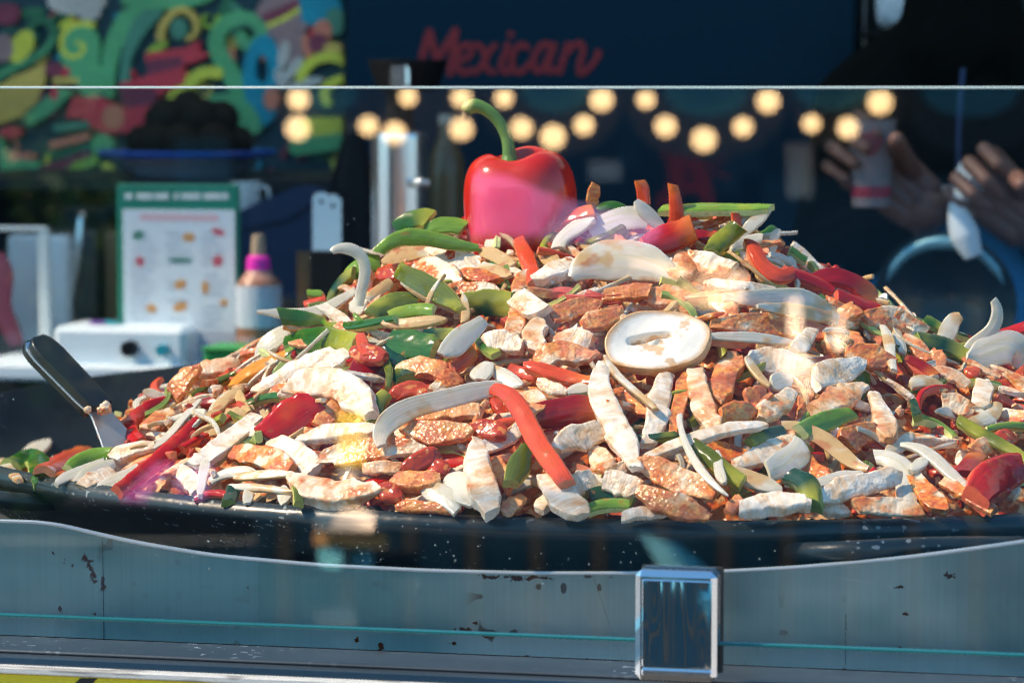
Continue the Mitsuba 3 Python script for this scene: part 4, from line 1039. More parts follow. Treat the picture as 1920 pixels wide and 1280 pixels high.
# crumbs: bits of chopped chicken and tomato too small to count
r = np.random.default_rng(3)
bits = {'c': [], 't': []}
ico = trimesh.creation.icosphere(2)
for n in range(900):
    x = r.uniform(-0.55, 0.55)
    yf = PCY - math.sqrt(max((RAD - 0.02) ** 2 - (x - PCX) ** 2, 0))
    y = yf + r.uniform(0.0, 0.40)
    qv = np.array([x, y, RIM_Z]) - CAM
    if surf(x, y) < RIM_Z - 0.01 or (960 + F_PX * (qv @ RGT) / (qv @ FWD) < 235 and y < 0.45): continue
    s = r.uniform(0.0012, 0.0046)
    v = ico.vertices * (1 + 0.9 * (meshkit.noise(ico.vertices * 1.6 + n, 5) - 0.5))[:, None] * s * r.uniform(0.6, 1.4, 3) + [x, y, float(surf(x, y)) + r.uniform(-0.002, 0.008)]
    bits['c' if r.random() < 0.55 else 't'].append(v)
for n, (kd, vs) in enumerate(bits.items()):
    V = np.vstack(vs)
    F = np.vstack([ico.faces + len(ico.vertices) * i for i in range(len(vs))])
    uv = np.repeat(np.stack([r.integers(5, 14, len(vs)) + 0.5, r.integers(0, 10, len(vs)) + 0.5], 1), len(ico.vertices), 0)
    add(f'chopped_filling__{n + 8:03d}', (V, F), BSDF[kd], smooth=True, uv=uv)

# ---------------------------------------------------------------- the whole bell pepper on top
def bell():
    px, py = 979, 400
    h, _ = onto(975, 448)
    h += 0.005
    d = ray(px, py)
    c = CAM + d * h
    up = np.array([-0.02, -0.08, 0.99]); up /= np.linalg.norm(up)
    a = RGT - up * (RGT @ up); a /= np.linalg.norm(a)
    b = np.cross(up, a)
    s = h / F_PX
    W, Hh = 118 * s, 128 * s
    nt, npz = 96, 56
    th = np.arange(nt) * 2 * math.pi / nt
    V = []
    for i in range(npz):
        u = i / (npz - 1)            # 0 bottom, 1 stem dimple
        ang = -math.pi / 2 + u * (math.pi * 1.0)
        r0 = math.cos(ang) ** 0.42 if 0 < u < 1 else 0.0
        z0 = math.copysign(abs(math.sin(ang)) ** 0.8, math.sin(ang))
        lob = 0.5 + 0.5 * np.cos(3 * th + 2.35)
        groove = 1 - 0.13 * (1 - lob) ** 2.2 * (0.35 + 0.65 * u)
        rad = r0 * W * groove * (1 - 0.16 * (1 - u))
        top = np.clip((u - 0.60) / 0.40, 0, 1)
        q = np.clip(rad / W, 0, 1)
        dip = 0.22 * Hh * top * (1 - smooth01(q / 0.55)) - 0.10 * Hh * top * lob * smooth01(q / 0.5)
        z = Hh * z0 * (0.86 if z0 > 0 else 1.0) - dip
        z = z + (0.035 * Hh * np.cos(th - 0.35)) * top
        V.append(c + a * (rad * np.cos(th))[:, None] + b * (rad * np.sin(th))[:, None] + up * (np.broadcast_to(z, nt))[:, None])
    V = np.vstack(V)
    f = []
    for i in range(npz - 1):
        for j in range(nt):
            q = [i * nt + j, i * nt + (j + 1) % nt, (i + 1) * nt + (j + 1) % nt, (i + 1) * nt + j]
            f += [[q[0], q[1], q[2]], [q[0], q[2], q[3]]]
    m = trimesh.Trimesh(V, f, process=False)
    m = trimesh.Trimesh(m.vertices, m.faces, process=True)
    trimesh.smoothing.filter_taubin(m, iterations=6)
    k = thing('bell_pepper', 'whole red bell pepper with a curved green stem crowning the heap', 'bell pepper')
    part(k, 'flesh', m, 'bell_pepper_skin', smooth=True)
    at2 = lambda x, y: CAM + ray(x, y) * h
    path = [at2(955, 318), at2(955, 292), at2(950, 258), at2(932, 224), at2(908, 204), at2(888, 199), at2(874, 210)]
    part(k, 'stem', tube(path, np.array([22, 13, 11, 11.5, 12, 14, 12]) * s, 20, 60), 'pepper_stem', smooth=True)
    part(k, 'stem_tip', tube([at2(872, 211), at2(869, 219), at2(868, 226)], np.array([5, 2.5, 1.0]) * s, 8), 'tan_wood', smooth=True)


def smooth01(t):
    t = np.clip(t, 0, 1)
    return t * t * (3 - 2 * t)


bell()

# ---------------------------------------------------------------- the spatula resting in the left end of the pan
sp = thing('spatula', 'steel spatula with a black handle stuck into the left end of the heap', 'spatula')
hd = lambda x, y, dd: CAM + ray(x, y) * dd
A, Bq, Cq = hd(62, 640, 2.12), hd(184, 766, 2.095), hd(238, 852, 2.075)


def slab(centers, widths, thick, n0, e=0.42):
    N = np.repeat(np.asarray(n0, float)[None], len(centers), 0)
    v, f, uv = sweep(np.asarray(centers), N, np.asarray(widths), thick, e)
    return trimesh.Trimesh(v, f, process=False)


face_n = -ray(150, 740) * 0.62 + np.array([0.62, 0.1, 0.30])
face_n /= np.linalg.norm(face_n)
u = np.linspace(0, 1, 24)
hc = A + (Bq - A) * u[:, None]
hw = np.interp(u, [0, 0.06, 0.2, 0.8, 0.95, 1], [0.012, 0.020, 0.0235, 0.0215, 0.0205, 0.018])
part(sp, 'handle', slab(hc + face_n * 0.0042, hw, 0.0078, face_n), 'handle_plastic', smooth=40)
part(sp, 'handle', slab(hc - face_n * 0.0042, hw, 0.0078, face_n), 'handle_plastic', smooth=40)
part(sp, 'tang', slab(A + (Bq - A) * np.linspace(-0.004, 1.06, 20)[:, None], np.interp(np.linspace(0, 1, 20), [0, 0.06, 0.2, 0.8, 1], [0.014, 0.022, 0.0256, 0.0236, 0.02]), 0.0016, face_n, e=0.3), 'steel_bright', smooth=40)
bc = np.array([Bq + (Cq - Bq) * t for t in np.linspace(-0.06, 1.5, 20)])
part(sp, 'blade', slab(bc, np.interp(np.linspace(0, 1, 20), [0, 0.15, 0.5, 1], [0.019, 0.021, 0.032, 0.052]), 0.0016, face_n, e=0.3), 'spatula_steel', smooth=40)
for j, (x, y, s) in enumerate(((165, 768, 0.0028), (198, 765, 0.0045), (190, 770, 0.003))):
    k = key('food_crumb')
    v = ico.vertices * (1 + 0.7 * (meshkit.noise(ico.vertices * 1.7 + j, 5) - 0.5))[:, None] * s + hd(x, y, 2.085)
    add(k, (v, ico.faces), 'chicken_meat', smooth=True, uv=np.tile([[9.5, 2.5]], (len(v), 1)))
    tag(k, ['small brown crumb at the left corner where blade meets handle', 'largest brown crumb stuck where the spatula blade meets the handle', 'brown crumb in the middle of the joint between blade and handle'][j], 'crumb')


# ---------------------------------------------------------------- the stall behind: shell, mural, sign board
def slabpx(x0, y0, x1, y1, y, depth, c=0.003):
    """A box whose front face, in the plane y, spans these pixels; depth going back."""
    a, b = at(x0, y1, y), at(x1, y0, y)
    return cbox([a[0], y, a[2]], [b[0], y + depth, b[2]], c)


shell = thing('food_stall', 'dark food stall shell with a canvas roof over the back counter', 'food stall')
WALL = 2.20
part(shell, 'back_wall', cbox([-2.4, WALL, 0], [2.0, WALL + 0.06, 2.6], 0.004), 'stall_wall')
part(shell, 'side_wall', cbox([-2.46, 1.15, 0], [-2.402, WALL - 0.002, 2.6], 0.004), 'stall_wall')
part(shell, 'side_wall', cbox([2.002, 1.15, 0], [2.06, WALL - 0.002, 2.6], 0.004), 'stall_wall')
part(shell, 'roof', (np.array([[-2.6, 1.10, 2.63], [2.2, 1.10, 2.63], [2.2, WALL + 0.2, 2.60], [-2.6, WALL + 0.2, 2.60]]), np.array([[0, 1, 2], [0, 2, 3]])), 'roof_canvas', label='pale canvas roof letting daylight through')
part(shell, 'roof_beam', cbox([-2.6, 1.08, 2.56], [2.2, 1.13, 2.61], 0.004), 'frame_grey')
fl = key('floor')
add(fl, cbox([-2.4, 1.32, 0.0], [2.0, WALL - 0.002, 0.30], 0.002), 'floor_dark')
tag(fl, 'dark raised floor inside the stall', kind='structure')
gr = key('pavement')
add(gr, (np.array([[-60, -60, 0], [60, -60, 0], [60, 60, 0], [-60, 60, 0.0]]) - [0, 0, 0.004], np.array([[0, 1, 2], [0, 2, 3]])), 'pavement_stone')
tag(gr, 'grey stone pavement in front of the stall', kind='structure')

MY = 2.17
mural = thing('painted_mural', 'colourful hand-painted mural board of curls, leaves and ribbons at upper left', 'mural')
MS = 660 / 1920
a, b = at(-400, 520, MY), at(651, -250, MY)
part(mural, 'board', cbox([a[0], MY, a[2]], [b[0], MY + 0.018, b[2]], 0.002), 'mural_ground')
layer = [0]


def paint(name, poly_px, m):
    layer[0] += 1
    t = 0.0006 + 0.00012 * layer[0]
    clip_ = sbox(-1200, -700, 1886, 1500)
    poly = poly_px.intersection(clip_)
    if poly.is_empty: return
    def cv(p):
        q = lambda ring: [tuple(at(x * MS, y * MS, MY)[[0, 2]]) for x, y in ring.coords]
        return Polygon(q(p.exterior), [q(h) for h in p.interiors])
    polys = [cv(g) for g in getattr(poly, 'geoms', [poly])]
    part(mural, name, flat(unary_union(polys), MY - t, t - 0.0001), m)


def stroke(pts, w, w1=None):
    p = resample(pts, 60) if len(pts) > 2 else resample(pts, 12)
    if w1 is None: return LineString(p).buffer(w / 2)
    ws = np.linspace(w, w1, len(p))
    return unary_union([Point(*q).buffer(s / 2) for q, s in zip(p, ws)] + [LineString(p[i:i + 2]).buffer(min(ws[i], ws[i + 1]) / 2) for i in range(len(p) - 1)])


ell = lambda x, y, rx, ry, rot=0: affinity.rotate(affinity.scale(Point(x, y).buffer(1, 24), rx, ry), rot)
rm = np.random.default_rng(12)
for i in range(80):
    x, y, c_ = rm.uniform(-60, 1860), rm.uniform(-60, 1150), ['paint_leaf', 'paint_dark_green', 'paint_green', 'paint_red', 'paint_maroon', 'paint_yellow', 'paint_orange', 'paint_ochre', 'paint_teal', 'paint_lime'][int(rm.integers(0, 10))]
    if i % 2: paint('painted_petal', ell(x, y, rm.uniform(16, 34), rm.uniform(40, 80), rm.uniform(0, 180)), c_)
    else:
        q = rm.uniform(0, 6.28); h_ = rm.uniform(40, 90)
        paint('painted_curl', stroke([(x + h_ * math.cos(q + t) * (1 - 0.13 * t), y + h_ * math.sin(q + t) * (1 - 0.13 * t)) for t in np.linspace(0, 5, 14)], rm.uniform(22, 36), 12), c_)
paint('painted_blob', ell(430, 10, 160, 75), 'paint_beige'); paint('painted_blob', ell(500, 70, 60, 45), 'paint_beige')
for i, (x0, x1) in enumerate(((830, 560), (760, 620), (860, 680), (700, 600), (790, 720))):
    paint('painted_leaf', stroke([(x0, 30 + 20 * i), ((x0 + x1) / 2 - 30, 230), (x1, 520)], 74, 30), ('paint_leaf', 'paint_green', 'paint_leaf', 'paint_green', 'paint_leaf')[i])
paint('painted_leaf', ell(930, -10, 260, 62, -4), 'paint_green')
paint('painted_curl', stroke([(-80, 470), (0, 415), (130, 350), (250, 280), (310, 190), (260, 115), (190, 135), (205, 205)], 78, 34), 'paint_dark_green')
paint('painted_curl', stroke([(0, 425), (130, 352), (250, 285), (300, 200)], 20, 14), 'paint_green')
paint('painted_seed', ell(132, 255, 58, 98, 28), 'paint_yellow')
paint('painted_flower', ell(30, 265, 60, 75), 'paint_rose'); paint('painted_flower', ell(50, 80, 70, 60), 'paint_maroon')
paint('painted_curl', unary_union([ell(448, 270, 112, 140), Polygon([(360, 360), (550, 330), (600, 470), (500, 560), (400, 420)])]), 'paint_green')
paint('painted_spiral', stroke([(512, 140), (420, 140), (355, 210), (370, 290), (430, 310), (472, 270), (440, 235)], 34, 22), 'paint_yellow')
paint('painted_ribbon', Polygon([(20, 460), (150, 395), (262, 345), (262, 440), (215, 560), (120, 640), (0, 680), (-90, 660), (-60, 480)]), 'paint_ochre')
paint('painted_petal', ell(360, 390, 40, 26), 'paint_red'); paint('painted_petal', ell(310, 380, 50, 40), 'paint_maroon'); paint('painted_petal', stroke([(320, 440), (430, 440)], 34), 'paint_ochre')
paint('painted_loop', stroke([(890, 210), (940, 90), (1010, 55), (1070, 100), (1040, 215)], 44, 26), 'paint_ochre'); paint('painted_leaf', ell(990, 160, 46, 60), 'paint_leaf')
paint('painted_flower', ell(1560, 90, 150, 130), 'paint_rose'); paint('painted_flower', ell(1600, 230, 80, 120), 'paint_rose')
paint('painted_ribbon', stroke([(1430, 120), (1540, 70), (1660, 20)], 52), 'paint_maroon'); paint('painted_ribbon', stroke([(1480, 140), (1570, 100), (1650, 50)], 26), 'paint_yellow')
paint('painted_leaf', Polygon([(1640, -40), (1850, -60), (1880, 60), (1740, 150), (1660, 120)]), 'paint_teal'); paint('painted_leaf', ell(1840, 120, 54, 76), 'paint_leaf')
paint('painted_curl', stroke([(1350, 700), (1330, 520), (1245, 360), (1195, 230), (1250, 130), (1380, 110), (1440, 190), (1380, 250), (1330, 200)], 118, 60), 'paint_green')
paint('painted_spiral', stroke([(1290, 200), (1340, 140), (1420, 170), (1400, 240), (1350, 215)], 12, 8), 'paint_leaf')
paint('painted_drop', ell(1440, 390, 100, 200, 6).difference(ell(1442, 380, 36, 76)), 'paint_teal'); paint('painted_drop', ell(1430, 580, 90, 110), 'paint_teal')
for x, y, rx, ry, ro in ((1562, 300, 30, 78, 12), (1610, 380, 28, 88, 38), (1680, 455, 95, 28, -14), (1545, 430, 28, 60, -20)): paint('painted_petal', ell(x, y, rx, ry, ro), 'paint_beige')
paint('painted_petal', ell(1775, 170, 50, 60), 'paint_orange'); paint('painted_petal', ell(1690, 260, 26, 70, -10), 'paint_orange'); paint('painted_petal', ell(1755, 240, 56, 54), 'paint_maroon'); paint('painted_petal', ell(1830, 270, 50, 40), 'paint_ochre')
paint('painted_arc', stroke([(1655, 425), (1700, 350), (1790, 312), (1900, 345)], 52), 'paint_yellow'); paint('painted_arc', stroke([(1800, 560), (1795, 480), (1850, 440), (1900, 430)], 50), 'paint_yellow')
paint('painted_ribbon', Polygon([(808, 292), (1030, 262), (1108, 226), (1098, 278), (1165, 300), (1060, 348), (820, 352)]), 'paint_red')
paint('painted_ribbon', Polygon([(826, 330), (1012, 305), (1022, 396), (820, 416)]), 'paint_maroon')
paint('painted_ribbon', Polygon([(672, 455), (840, 410), (1024, 362), (1022, 455), (880, 520), (680, 500)]), 'paint_red')
paint('painted_ribbon', Polygon([(670, 470), (872, 480), (862, 580), (690, 590)]), 'paint_maroon')
paint('painted_ribbon', Polygon([(420, 530), (560, 530), (690, 590), (880, 570), (840, 650), (720, 724), (600, 730), (510, 690), (480, 650), (376, 640)]), 'paint_red'); paint('painted_ribbon', ell(640, 640, 60, 70), 'paint_orange')
paint('painted_arc', stroke([(1055, 455), (1120, 402), (1205, 400)], 64), 'paint_yellow'); paint('painted_arc', stroke([(950, 590), (970, 530), (1010, 500)], 64), 'paint_yellow')
paint('painted_curl', stroke([(1400, 690), (1350, 590), (1240, 540), (1155, 575), (1165, 660), (1220, 640)], 84, 40), 'paint_green')
paint('painted_leaf', Polygon([(150, 640), (330, 480), (420, 500), (300, 620), (180, 690)]), 'paint_green'); paint('painted_petal', ell(318, 510, 22, 38), 'paint_red'); paint('painted_petal', ell(80, 720, 60, 30), 'paint_red')
paint('painted_stripe', stroke([(310, 790), (490, 745)], 44), 'paint_orange'); paint('painted_stripe', stroke([(315, 850), (490, 805)], 46), 'paint_dark_green'); paint('painted_stripe', stroke([(330, 700), (490, 680)], 40), 'paint_leaf'); paint('painted_stripe', stroke([(130, 975), (300, 920), (490, 850)], 62), 'paint_maroon')
for i in range(9): paint('painted_bead', ell(170 + 45 * i, 1020 - 15 * i - 3 * i * (i > 5), 26, 36, 20), 'paint_lime')
paint('painted_leaf', stroke([(110, 1050), (70, 960), (40, 860), (30, 760)], 70, 24), 'paint_green'); paint('painted_petal', ell(150, 860, 60, 30), 'paint_orange'); paint('painted_leaf', ell(150, 905, 90, 34), 'paint_green')
paint('painted_petal', ell(490, 990, 50, 45), 'paint_ochre'); paint('painted_petal', ell(560, 980, 46, 50), 'paint_maroon'); paint('painted_petal', ell(610, 930, 26, 50, -30), 'paint_yellow'); paint('painted_leaf', ell(580, 790, 60, 60), 'paint_green')
paint('painted_arc', stroke([(1700, 690), (1880, 690)], 100), 'paint_yellow'); paint('painted_leaf', stroke([(1640, 800), (1880, 770)], 90), 'paint_green'); paint('painted_petal', ell(1500, 540, 40, 60), 'paint_orange')
paint('painted_leaf', stroke([(-350, 100), (-200, 240), (-120, 420)], 90, 40), 'paint_green'); paint('painted_ribbon', stroke([(-500, 600), (-300, 560), (-140, 660)], 90), 'paint_red'); paint('painted_petal', ell(-260, 850, 120, 80), 'paint_ochre'); paint('painted_leaf', ell(1000, 1150, 300, 60), 'paint_leaf'); paint('painted_leaf', ell(300, 1180, 260, 70), 'paint_dark_green')
paint('painted_leaf', stroke([(400, -250), (700, -200), (1000, -300)], 120), 'paint_green'); paint('painted_ribbon', stroke([(1200, -300), (1500, -180), (1800, -260)], 100), 'paint_red')

SY = 2.12
board = thing('sign_board', 'tall dark navy board with red brush lettering hanging behind the counter', 'sign board')
a, b = at(652, 900, SY), at(1608, -400, SY)
part(board, 'panel', cbox([a[0], SY, a[2]], [b[0], SY + 0.02, b[2]], 0.003), 'navy_board')
GL = {'M': [[(560, 312), (575, 250), (598, 175)], [(598, 175), (615, 240), (640, 325)], [(640, 325), (690, 250), (740, 168)], [(740, 168), (730, 260), (712, 400)]],
      'e': [[(752, 330), (800, 318), (828, 280), (815, 248), (780, 252), (752, 300), (750, 360), (778, 396), (820, 380)]],
      'x': [[(850, 246), (882, 262), (900, 320), (920, 385), (950, 392)], [(955, 250), (915, 300), (872, 372), (845, 396)]],
      'i': [[(1022, 246), (1004, 310), (992, 370), (1010, 394), (1040, 370)]],
      'c': [[(1130, 262), (1100, 244), (1062, 280), (1048, 340), (1068, 392), (1110, 384), (1140, 350)]],
      'a': [[(1262, 262), (1225, 240), (1182, 284), (1166, 350), (1188, 392), (1230, 350), (1268, 250)], [(1276, 246), (1252, 330), (1250, 390), (1282, 380)]],
      'n': [[(1352, 244), (1330, 320), (1308, 396)], [(1322, 340), (1372, 262), (1424, 240), (1436, 280), (1416, 350), (1420, 400), (1460, 380), (1512, 290)]]}
dot = ell(1042, 190, 17, 20)
TS = lambda x, y: tuple(at(600 + x * MS, y * MS, SY)[[0, 2]])
for ch in 'Mexican':
    wpx = 40 if ch == 'M' else 33
    g = unary_union([LineString(resample(s, 40) if len(s) > 2 else s).buffer(wpx / 2) for s in GL[ch]] + ([dot] if ch == 'i' else []))
    polys = [Polygon([TS(*q) for q in p.exterior.coords], [[TS(*q) for q in h.coords] for h in p.interiors]) for p in getattr(g, 'geoms', [g])]
    part(board, f'letter', flat(unary_union(polys), SY - 0.002, 0.0019), 'lettering_red', label=f'red brush letter {ch} on the navy board')

# ---------------------------------------------------------------- the back counter and what stands on it
bc_ = thing('back_counter', 'dark counter along the back of the stall with a steel front edge', 'counter')
CT = at(100, 712, 1.72)[2]
part(bc_, 'top', cbox([-2.3, 1.345, CT - 0.03], [0.22, WALL - 0.002, CT], 0.003), 'counter_dark')
part(bc_, 'edge_strip', cbox([-2.3, 1.338, CT - 0.024], [0.22, 1.3445, CT - 0.004], 0.001), 'steel')
part(bc_, 'front', cbox([-2.28, 1.36, 0.30], [0.20, 1.39, CT - 0.031], 0.002), 'counter_dark')
sh = thing('wall_shelf', 'dark shelf under the mural carrying the avocado bowl', 'shelf')
SHZ = at(350, 334, 1.80)[2]
a, b = at(-150, 340, 1.80), at(640, 340, 1.80)
part(sh, 'plank', cbox([a[0], 1.78, SHZ - 0.016], [b[0], MY - 0.012, SHZ], 0.002), 'counter_dark')
for x in (a[0] + 0.03, b[0] - 0.03):
    part(sh, 'bracket', cbox([x - 0.006, 1.82, SHZ - 0.13], [x + 0.006, MY - 0.012, SHZ - 0.0165], 0.002), 'black_plastic')

# dish of avocados
s2 = lambda y: (y - CAM[1]) / math.cos(YAW) / F_PX     # metres per pixel, near enough, at the plane y
BYC = 1.90
bw = thing('serving_bowl', 'wide grey footed dish with a blue rim on the wall shelf', 'bowl')
cb = at(352, 334, BYC); cb[2] = SHZ
zr = at(352, 284, BYC)[2] - SHZ
part(bw, 'body', lathe((cb[0], BYC, SHZ), [(0.001, 0.0), (0.066, 0.0), (0.070, 0.004), (0.078, 0.012), (0.088, zr * 0.6), (0.100, zr - 0.007), (0.094, zr - 0.006), (0.08, zr * 0.55), (0.001, 0.012)], 64), 'bowl_grey', smooth=40)
part(bw, 'rim', lathe((cb[0], BYC, SHZ), [(0.098, zr - 0.0068), (0.112, zr - 0.006), (0.1155, zr - 0.001), (0.1145, zr + 0.002), (0.110, zr + 0.001), (0.094, zr - 0.003), (0.098, zr - 0.0068)], 64), 'blue_rim', smooth=40)
heapspots = [(-0.062, 0.004, 0.022), (-0.03, -0.03, 0.026), (0.005, -0.036, 0.026), (0.042, -0.025, 0.027), (0.066, 0.004, 0.022), (-0.035, 0.028, 0.026), (0.006, 0.012, 0.028), (0.040, 0.03, 0.026)]
tops = [(-0.022, -0.008, 0.026), (0.022, -0.014, 0.028), (0.046, 0.0, 0.024), (0.0, 0.004, 0.022)]
AVO = [f'dark ripe avocado {w} in the blue-rimmed dish' for w in ('at the left end of the bottom layer', 'front left of the bottom layer', 'front middle of the bottom layer', 'front right of the bottom layer', 'at the right end of the bottom layer', 'at the back left of the bottom layer', 'buried in the middle of the bottom layer', 'at the back right of the bottom layer', 'on the left of the upper layer', 'at the centre of the upper layer', 'on the right of the upper layer', 'on the very top of the pile')]
for j, (dx, dy, rr) in enumerate(heapspots + tops):
    k = key('avocado')
    z = SHZ + zr + (0.012 if j < len(heapspots) else (0.042 if j < 11 else 0.058))
    v = ico.vertices.copy()
    v = v * np.array([1.0, 1.0, 1.25 - 0.25 * v[:, 2].mean()]) * (1 - 0.18 * np.clip(v[:, 2:3], 0, 1)) * (1 + 0.06 * (meshkit.noise(v * 3 + j, 2)[:, None] - 0.5)) * rr
    ro = trimesh.transformations.euler_matrix(*(np.random.default_rng(j).uniform(-1.4, 1.4, 3)))[:3, :3]
    add(k, (v @ ro.T + [cb[0] + dx, BYC + dy, z], ico.faces), 'avocado_skin', smooth=True)
    tag(k, AVO[j], 'avocado', 'avocados piled in the blue-rimmed dish')

# menu in its green holder
my = 1.47
mn = thing('menu_stand', 'upright green menu holder with a white printed price sheet', 'menu')
part(mn, 'backing', slabpx(222, 346, 448, 706, my, 0.006, 0.002), 'menu_green')
part(mn, 'sheet', slabpx(233, 394, 440, 660, my - 0.0012, 0.0010, 0.0004), 'paper_white')
part(mn, 'pocket', slabpx(340, 620, 440, 700, my - 0.0016, 0.0013, 0.0004), 'label_white')
rr_ = np.random.default_rng(21)
hdr = [sbox(x, 362, x + w, 374) for x, w in ((234, 14), (256, 30), (290, 26), (326, 8), (340, 36), (382, 32), (416, 12))]
part(mn, 'header_print', flat(unary_union([Polygon(plane_xy(list(g.exterior.coords), my - 0.0008)) for g in hdr]), my - 0.0008, 0.0006), 'cup_white')
part(mn, 'title_band', slabpx(262, 402, 410, 414, my - 0.0016, 0.0003, 0.0001), 'print_pink')
for j, (x, y, w, h, c) in enumerate(((248, 432, 22, 18, 'print_green'), (342, 436, 24, 18, 'print_orange'), (396, 428, 26, 14, 'print_red'), (254, 480, 16, 20, 'print_red'), (316, 482, 46, 10, 'print_green'), (398, 478, 20, 22, 'print_red'), (326, 524, 24, 18, 'print_orange'), (378, 526, 14, 26, 'print_orange'), (274, 570, 20, 16, 'print_orange'), (324, 566, 28, 18, 'print_orange'), (412, 560, 16, 14, 'print_orange'))):
    part(mn, 'picture', flat(Polygon(plane_xy(list(ell(x + w / 2, y + h / 2, w / 2, h / 2, 20 * (j % 3 - 1)).exterior.coords), my - 0.0017)), my - 0.0017, 0.0004), c)
lines = []
for col in (244, 308, 374):
    for row in range(20):
        y = 424 + row * 11.5
        if rr_.random() < 0.75: lines.append(sbox(col + rr_.uniform(0, 8), y, col + rr_.uniform(30, 54), y + 3))
part(mn, 'print_lines', flat(unary_union([Polygon(plane_xy(list(g.exterior.coords), my - 0.0015)) for g in lines]), my - 0.0015, 0.0002), 'print_grey')

tb = thing('black_box', 'tall black box standing left of the green menu holder', 'box')
part(tb, 'body', slabpx(108, 388, 200, 700, 1.70, 0.08, 0.006), 'black_plastic')
part(tb, 'card_side', slabpx(200, 436, 221, 706, 1.702, 0.05, 0.001), 'tan_card', label='tan cardboard strip on the right side of the black box')
tg = thing('tongs', 'slim steel tongs leaning against the black box at the left', 'tongs')
for dx in (0, 9):
    part(tg, 'arm', tube([at(150 + dx * 0.3, 404, 1.66), at(136 + dx, 500, 1.655), at(104 + dx, 622, 1.65)], [0.0028, 0.0035, 0.0042], 10, 20), 'steel_bright', smooth=True)
part(tg, 'hinge', slabpx(146, 398, 158, 410, 1.655, 0.008, 0.002), 'steel')

jar = thing('clear_bin', 'clear plastic bin with pink paper inside at the left edge', 'bin')
j0, j1 = at(-60, 664, 1.50), at(90, 434, 1.50)
for nm, lo, hi in (('front', [j0[0], 1.50, j0[2]], [j1[0], 1.503, j1[2]]), ('back', [j0[0], 1.66, j0[2]], [j1[0], 1.663, j1[2]])):
    y = lo[1]
    part(jar, nm, (np.array([[lo[0], y, lo[2]], [hi[0], y, lo[2]], [hi[0], y, hi[2]], [lo[0], y, hi[2]]]), np.array([[0, 1, 2], [0, 2, 3]])), 'glass_sheet')
part(jar, 'corner_post', cbox([j1[0] - 0.012, 1.497, j0[2]], [j1[0] + 0.001, 1.506, j1[2]], 0.002), 'cup_white')
part(jar, 'top_rim', cbox([j0[0], 1.496, j1[2]], [j1[0], 1.506, j1[2] + 0.006], 0.002), 'cup_white')
part(jar, 'lining', cbox([j0[0] + 0.01, 1.60, j0[2]], [j1[0] - 0.014, 1.62, j1[2] - 0.01], 0.004), 'bin_white')
part(jar, 'stand', cbox([j0[0], 1.497, CT], [j1[0], 1.663, j0[2] - 0.001], 0.002), 'counter_dark')
ps = [(-6, 480), (8, 520), (2, 570), (16, 610), (32, 650)]
part(jar, 'pink_paper', tube([at(x, y, 1.56) for x, y in ps], [0.008, 0.012, 0.013, 0.012, 0.009], 10, 20), 'pink_paper', smooth=True)

dev = thing('white_controller', 'white control box with two round knobs on the back counter', 'control box')
part(dev, 'body', slabpx(100, 616, 346, 688, 1.42, 0.10, 0.006), 'white_plastic')
part(dev, 'tray', slabpx(-60, 688.5, 348, 712, 1.40, 0.14, 0.004), 'white_plastic')
for x, y, rx, m in ((247, 652, 15, 'black_plastic'), (309, 655, 11, 'teal_plastic')):
    c = at(x, y, 1.42)
    part(dev, 'knob', trimesh.Trimesh(*(lambda t: (np.stack([c[0] + t.vertices[:, 0], 1.413 + t.vertices[:, 2], c[2] + t.vertices[:, 1]], 1), t.faces[:, ::-1]))(trimesh.creation.cylinder(rx * s2(1.42), 0.014, sections=28)), process=False), m)
lid = thing('purple_wrapper', 'crumpled purple and teal wrapper lying on the white control box', 'wrapper')
for dx, m in ((0, 'purple_plastic'), (26, 'teal_plastic')):
    c = at(186 + dx, 610, 1.46)
    part(lid, 'fold', (ico.vertices * (1 + 0.8 * (meshkit.noise(ico.vertices * 2 + dx, 3) - 0.5))[:, None] * [0.014, 0.012, 0.006] + c, ico.faces), m)

SBY = 1.45
bt = thing('sauce_bottle', 'brown sauce bottle with a white label and a magenta collar', 'bottle')
c = at(486, 660, SBY); k2 = s2(SBY)
hz = lambda y: at(486, y, SBY)[2] - c[2]
part(bt, 'body', lathe((c[0], SBY, c[2]), [(0.001, 0), (40 * k2, 0), (43 * k2, 0.004), (43 * k2, hz(540)), (40 * k2, hz(528)), (22 * k2, hz(512)), (17 * k2, hz(505)), (0.001, hz(504))], 36), 'sauce_brown', smooth=35)
part(bt, 'label', lathe((c[0], SBY, c[2]), [(43.6 * k2, hz(612)), (43.8 * k2, hz(611)), (43.8 * k2, hz(535)), (43.6 * k2, hz(534))], 36), 'label_white', smooth=35)
part(bt, 'shoulder_band', lathe((c[0], SBY, c[2]), [(41 * k2, hz(530)), (24 * k2, hz(512)), (23 * k2, hz(506))], 36), 'pinkish_brown', smooth=True)
part(bt, 'collar', lathe((c[0], SBY, c[2]), [(20 * k2, hz(508)), (23 * k2, hz(506)), (22 * k2, hz(484)), (15 * k2, hz(478)), (0.001, hz(477))], 36), 'magenta_plastic', smooth=35)
part(bt, 'nozzle', lathe((c[0], SBY, c[2]), [(14 * k2, hz(478)), (12.5 * k2, hz(450)), (11 * k2, hz(440)), (0.001, hz(439))], 28), 'tan_wood', smooth=35)
tx = meshkit.text_mesh('100', 0.0115, 0.0008, bold=True)
p0 = at(452, 648, SBY)
v = tx.vertices
ang = (v[:, 0] - v[:, 0].mean()) / (44 * k2) - 0.30
part(bt, 'print', trimesh.Trimesh(np.stack([c[0] + (44 * k2 + v[:, 2]) * np.sin(ang), SBY - (44 * k2 + v[:, 2]) * np.cos(ang), p0[2] + v[:, 1]], 1), tx.faces, process=False), 'print_pink')

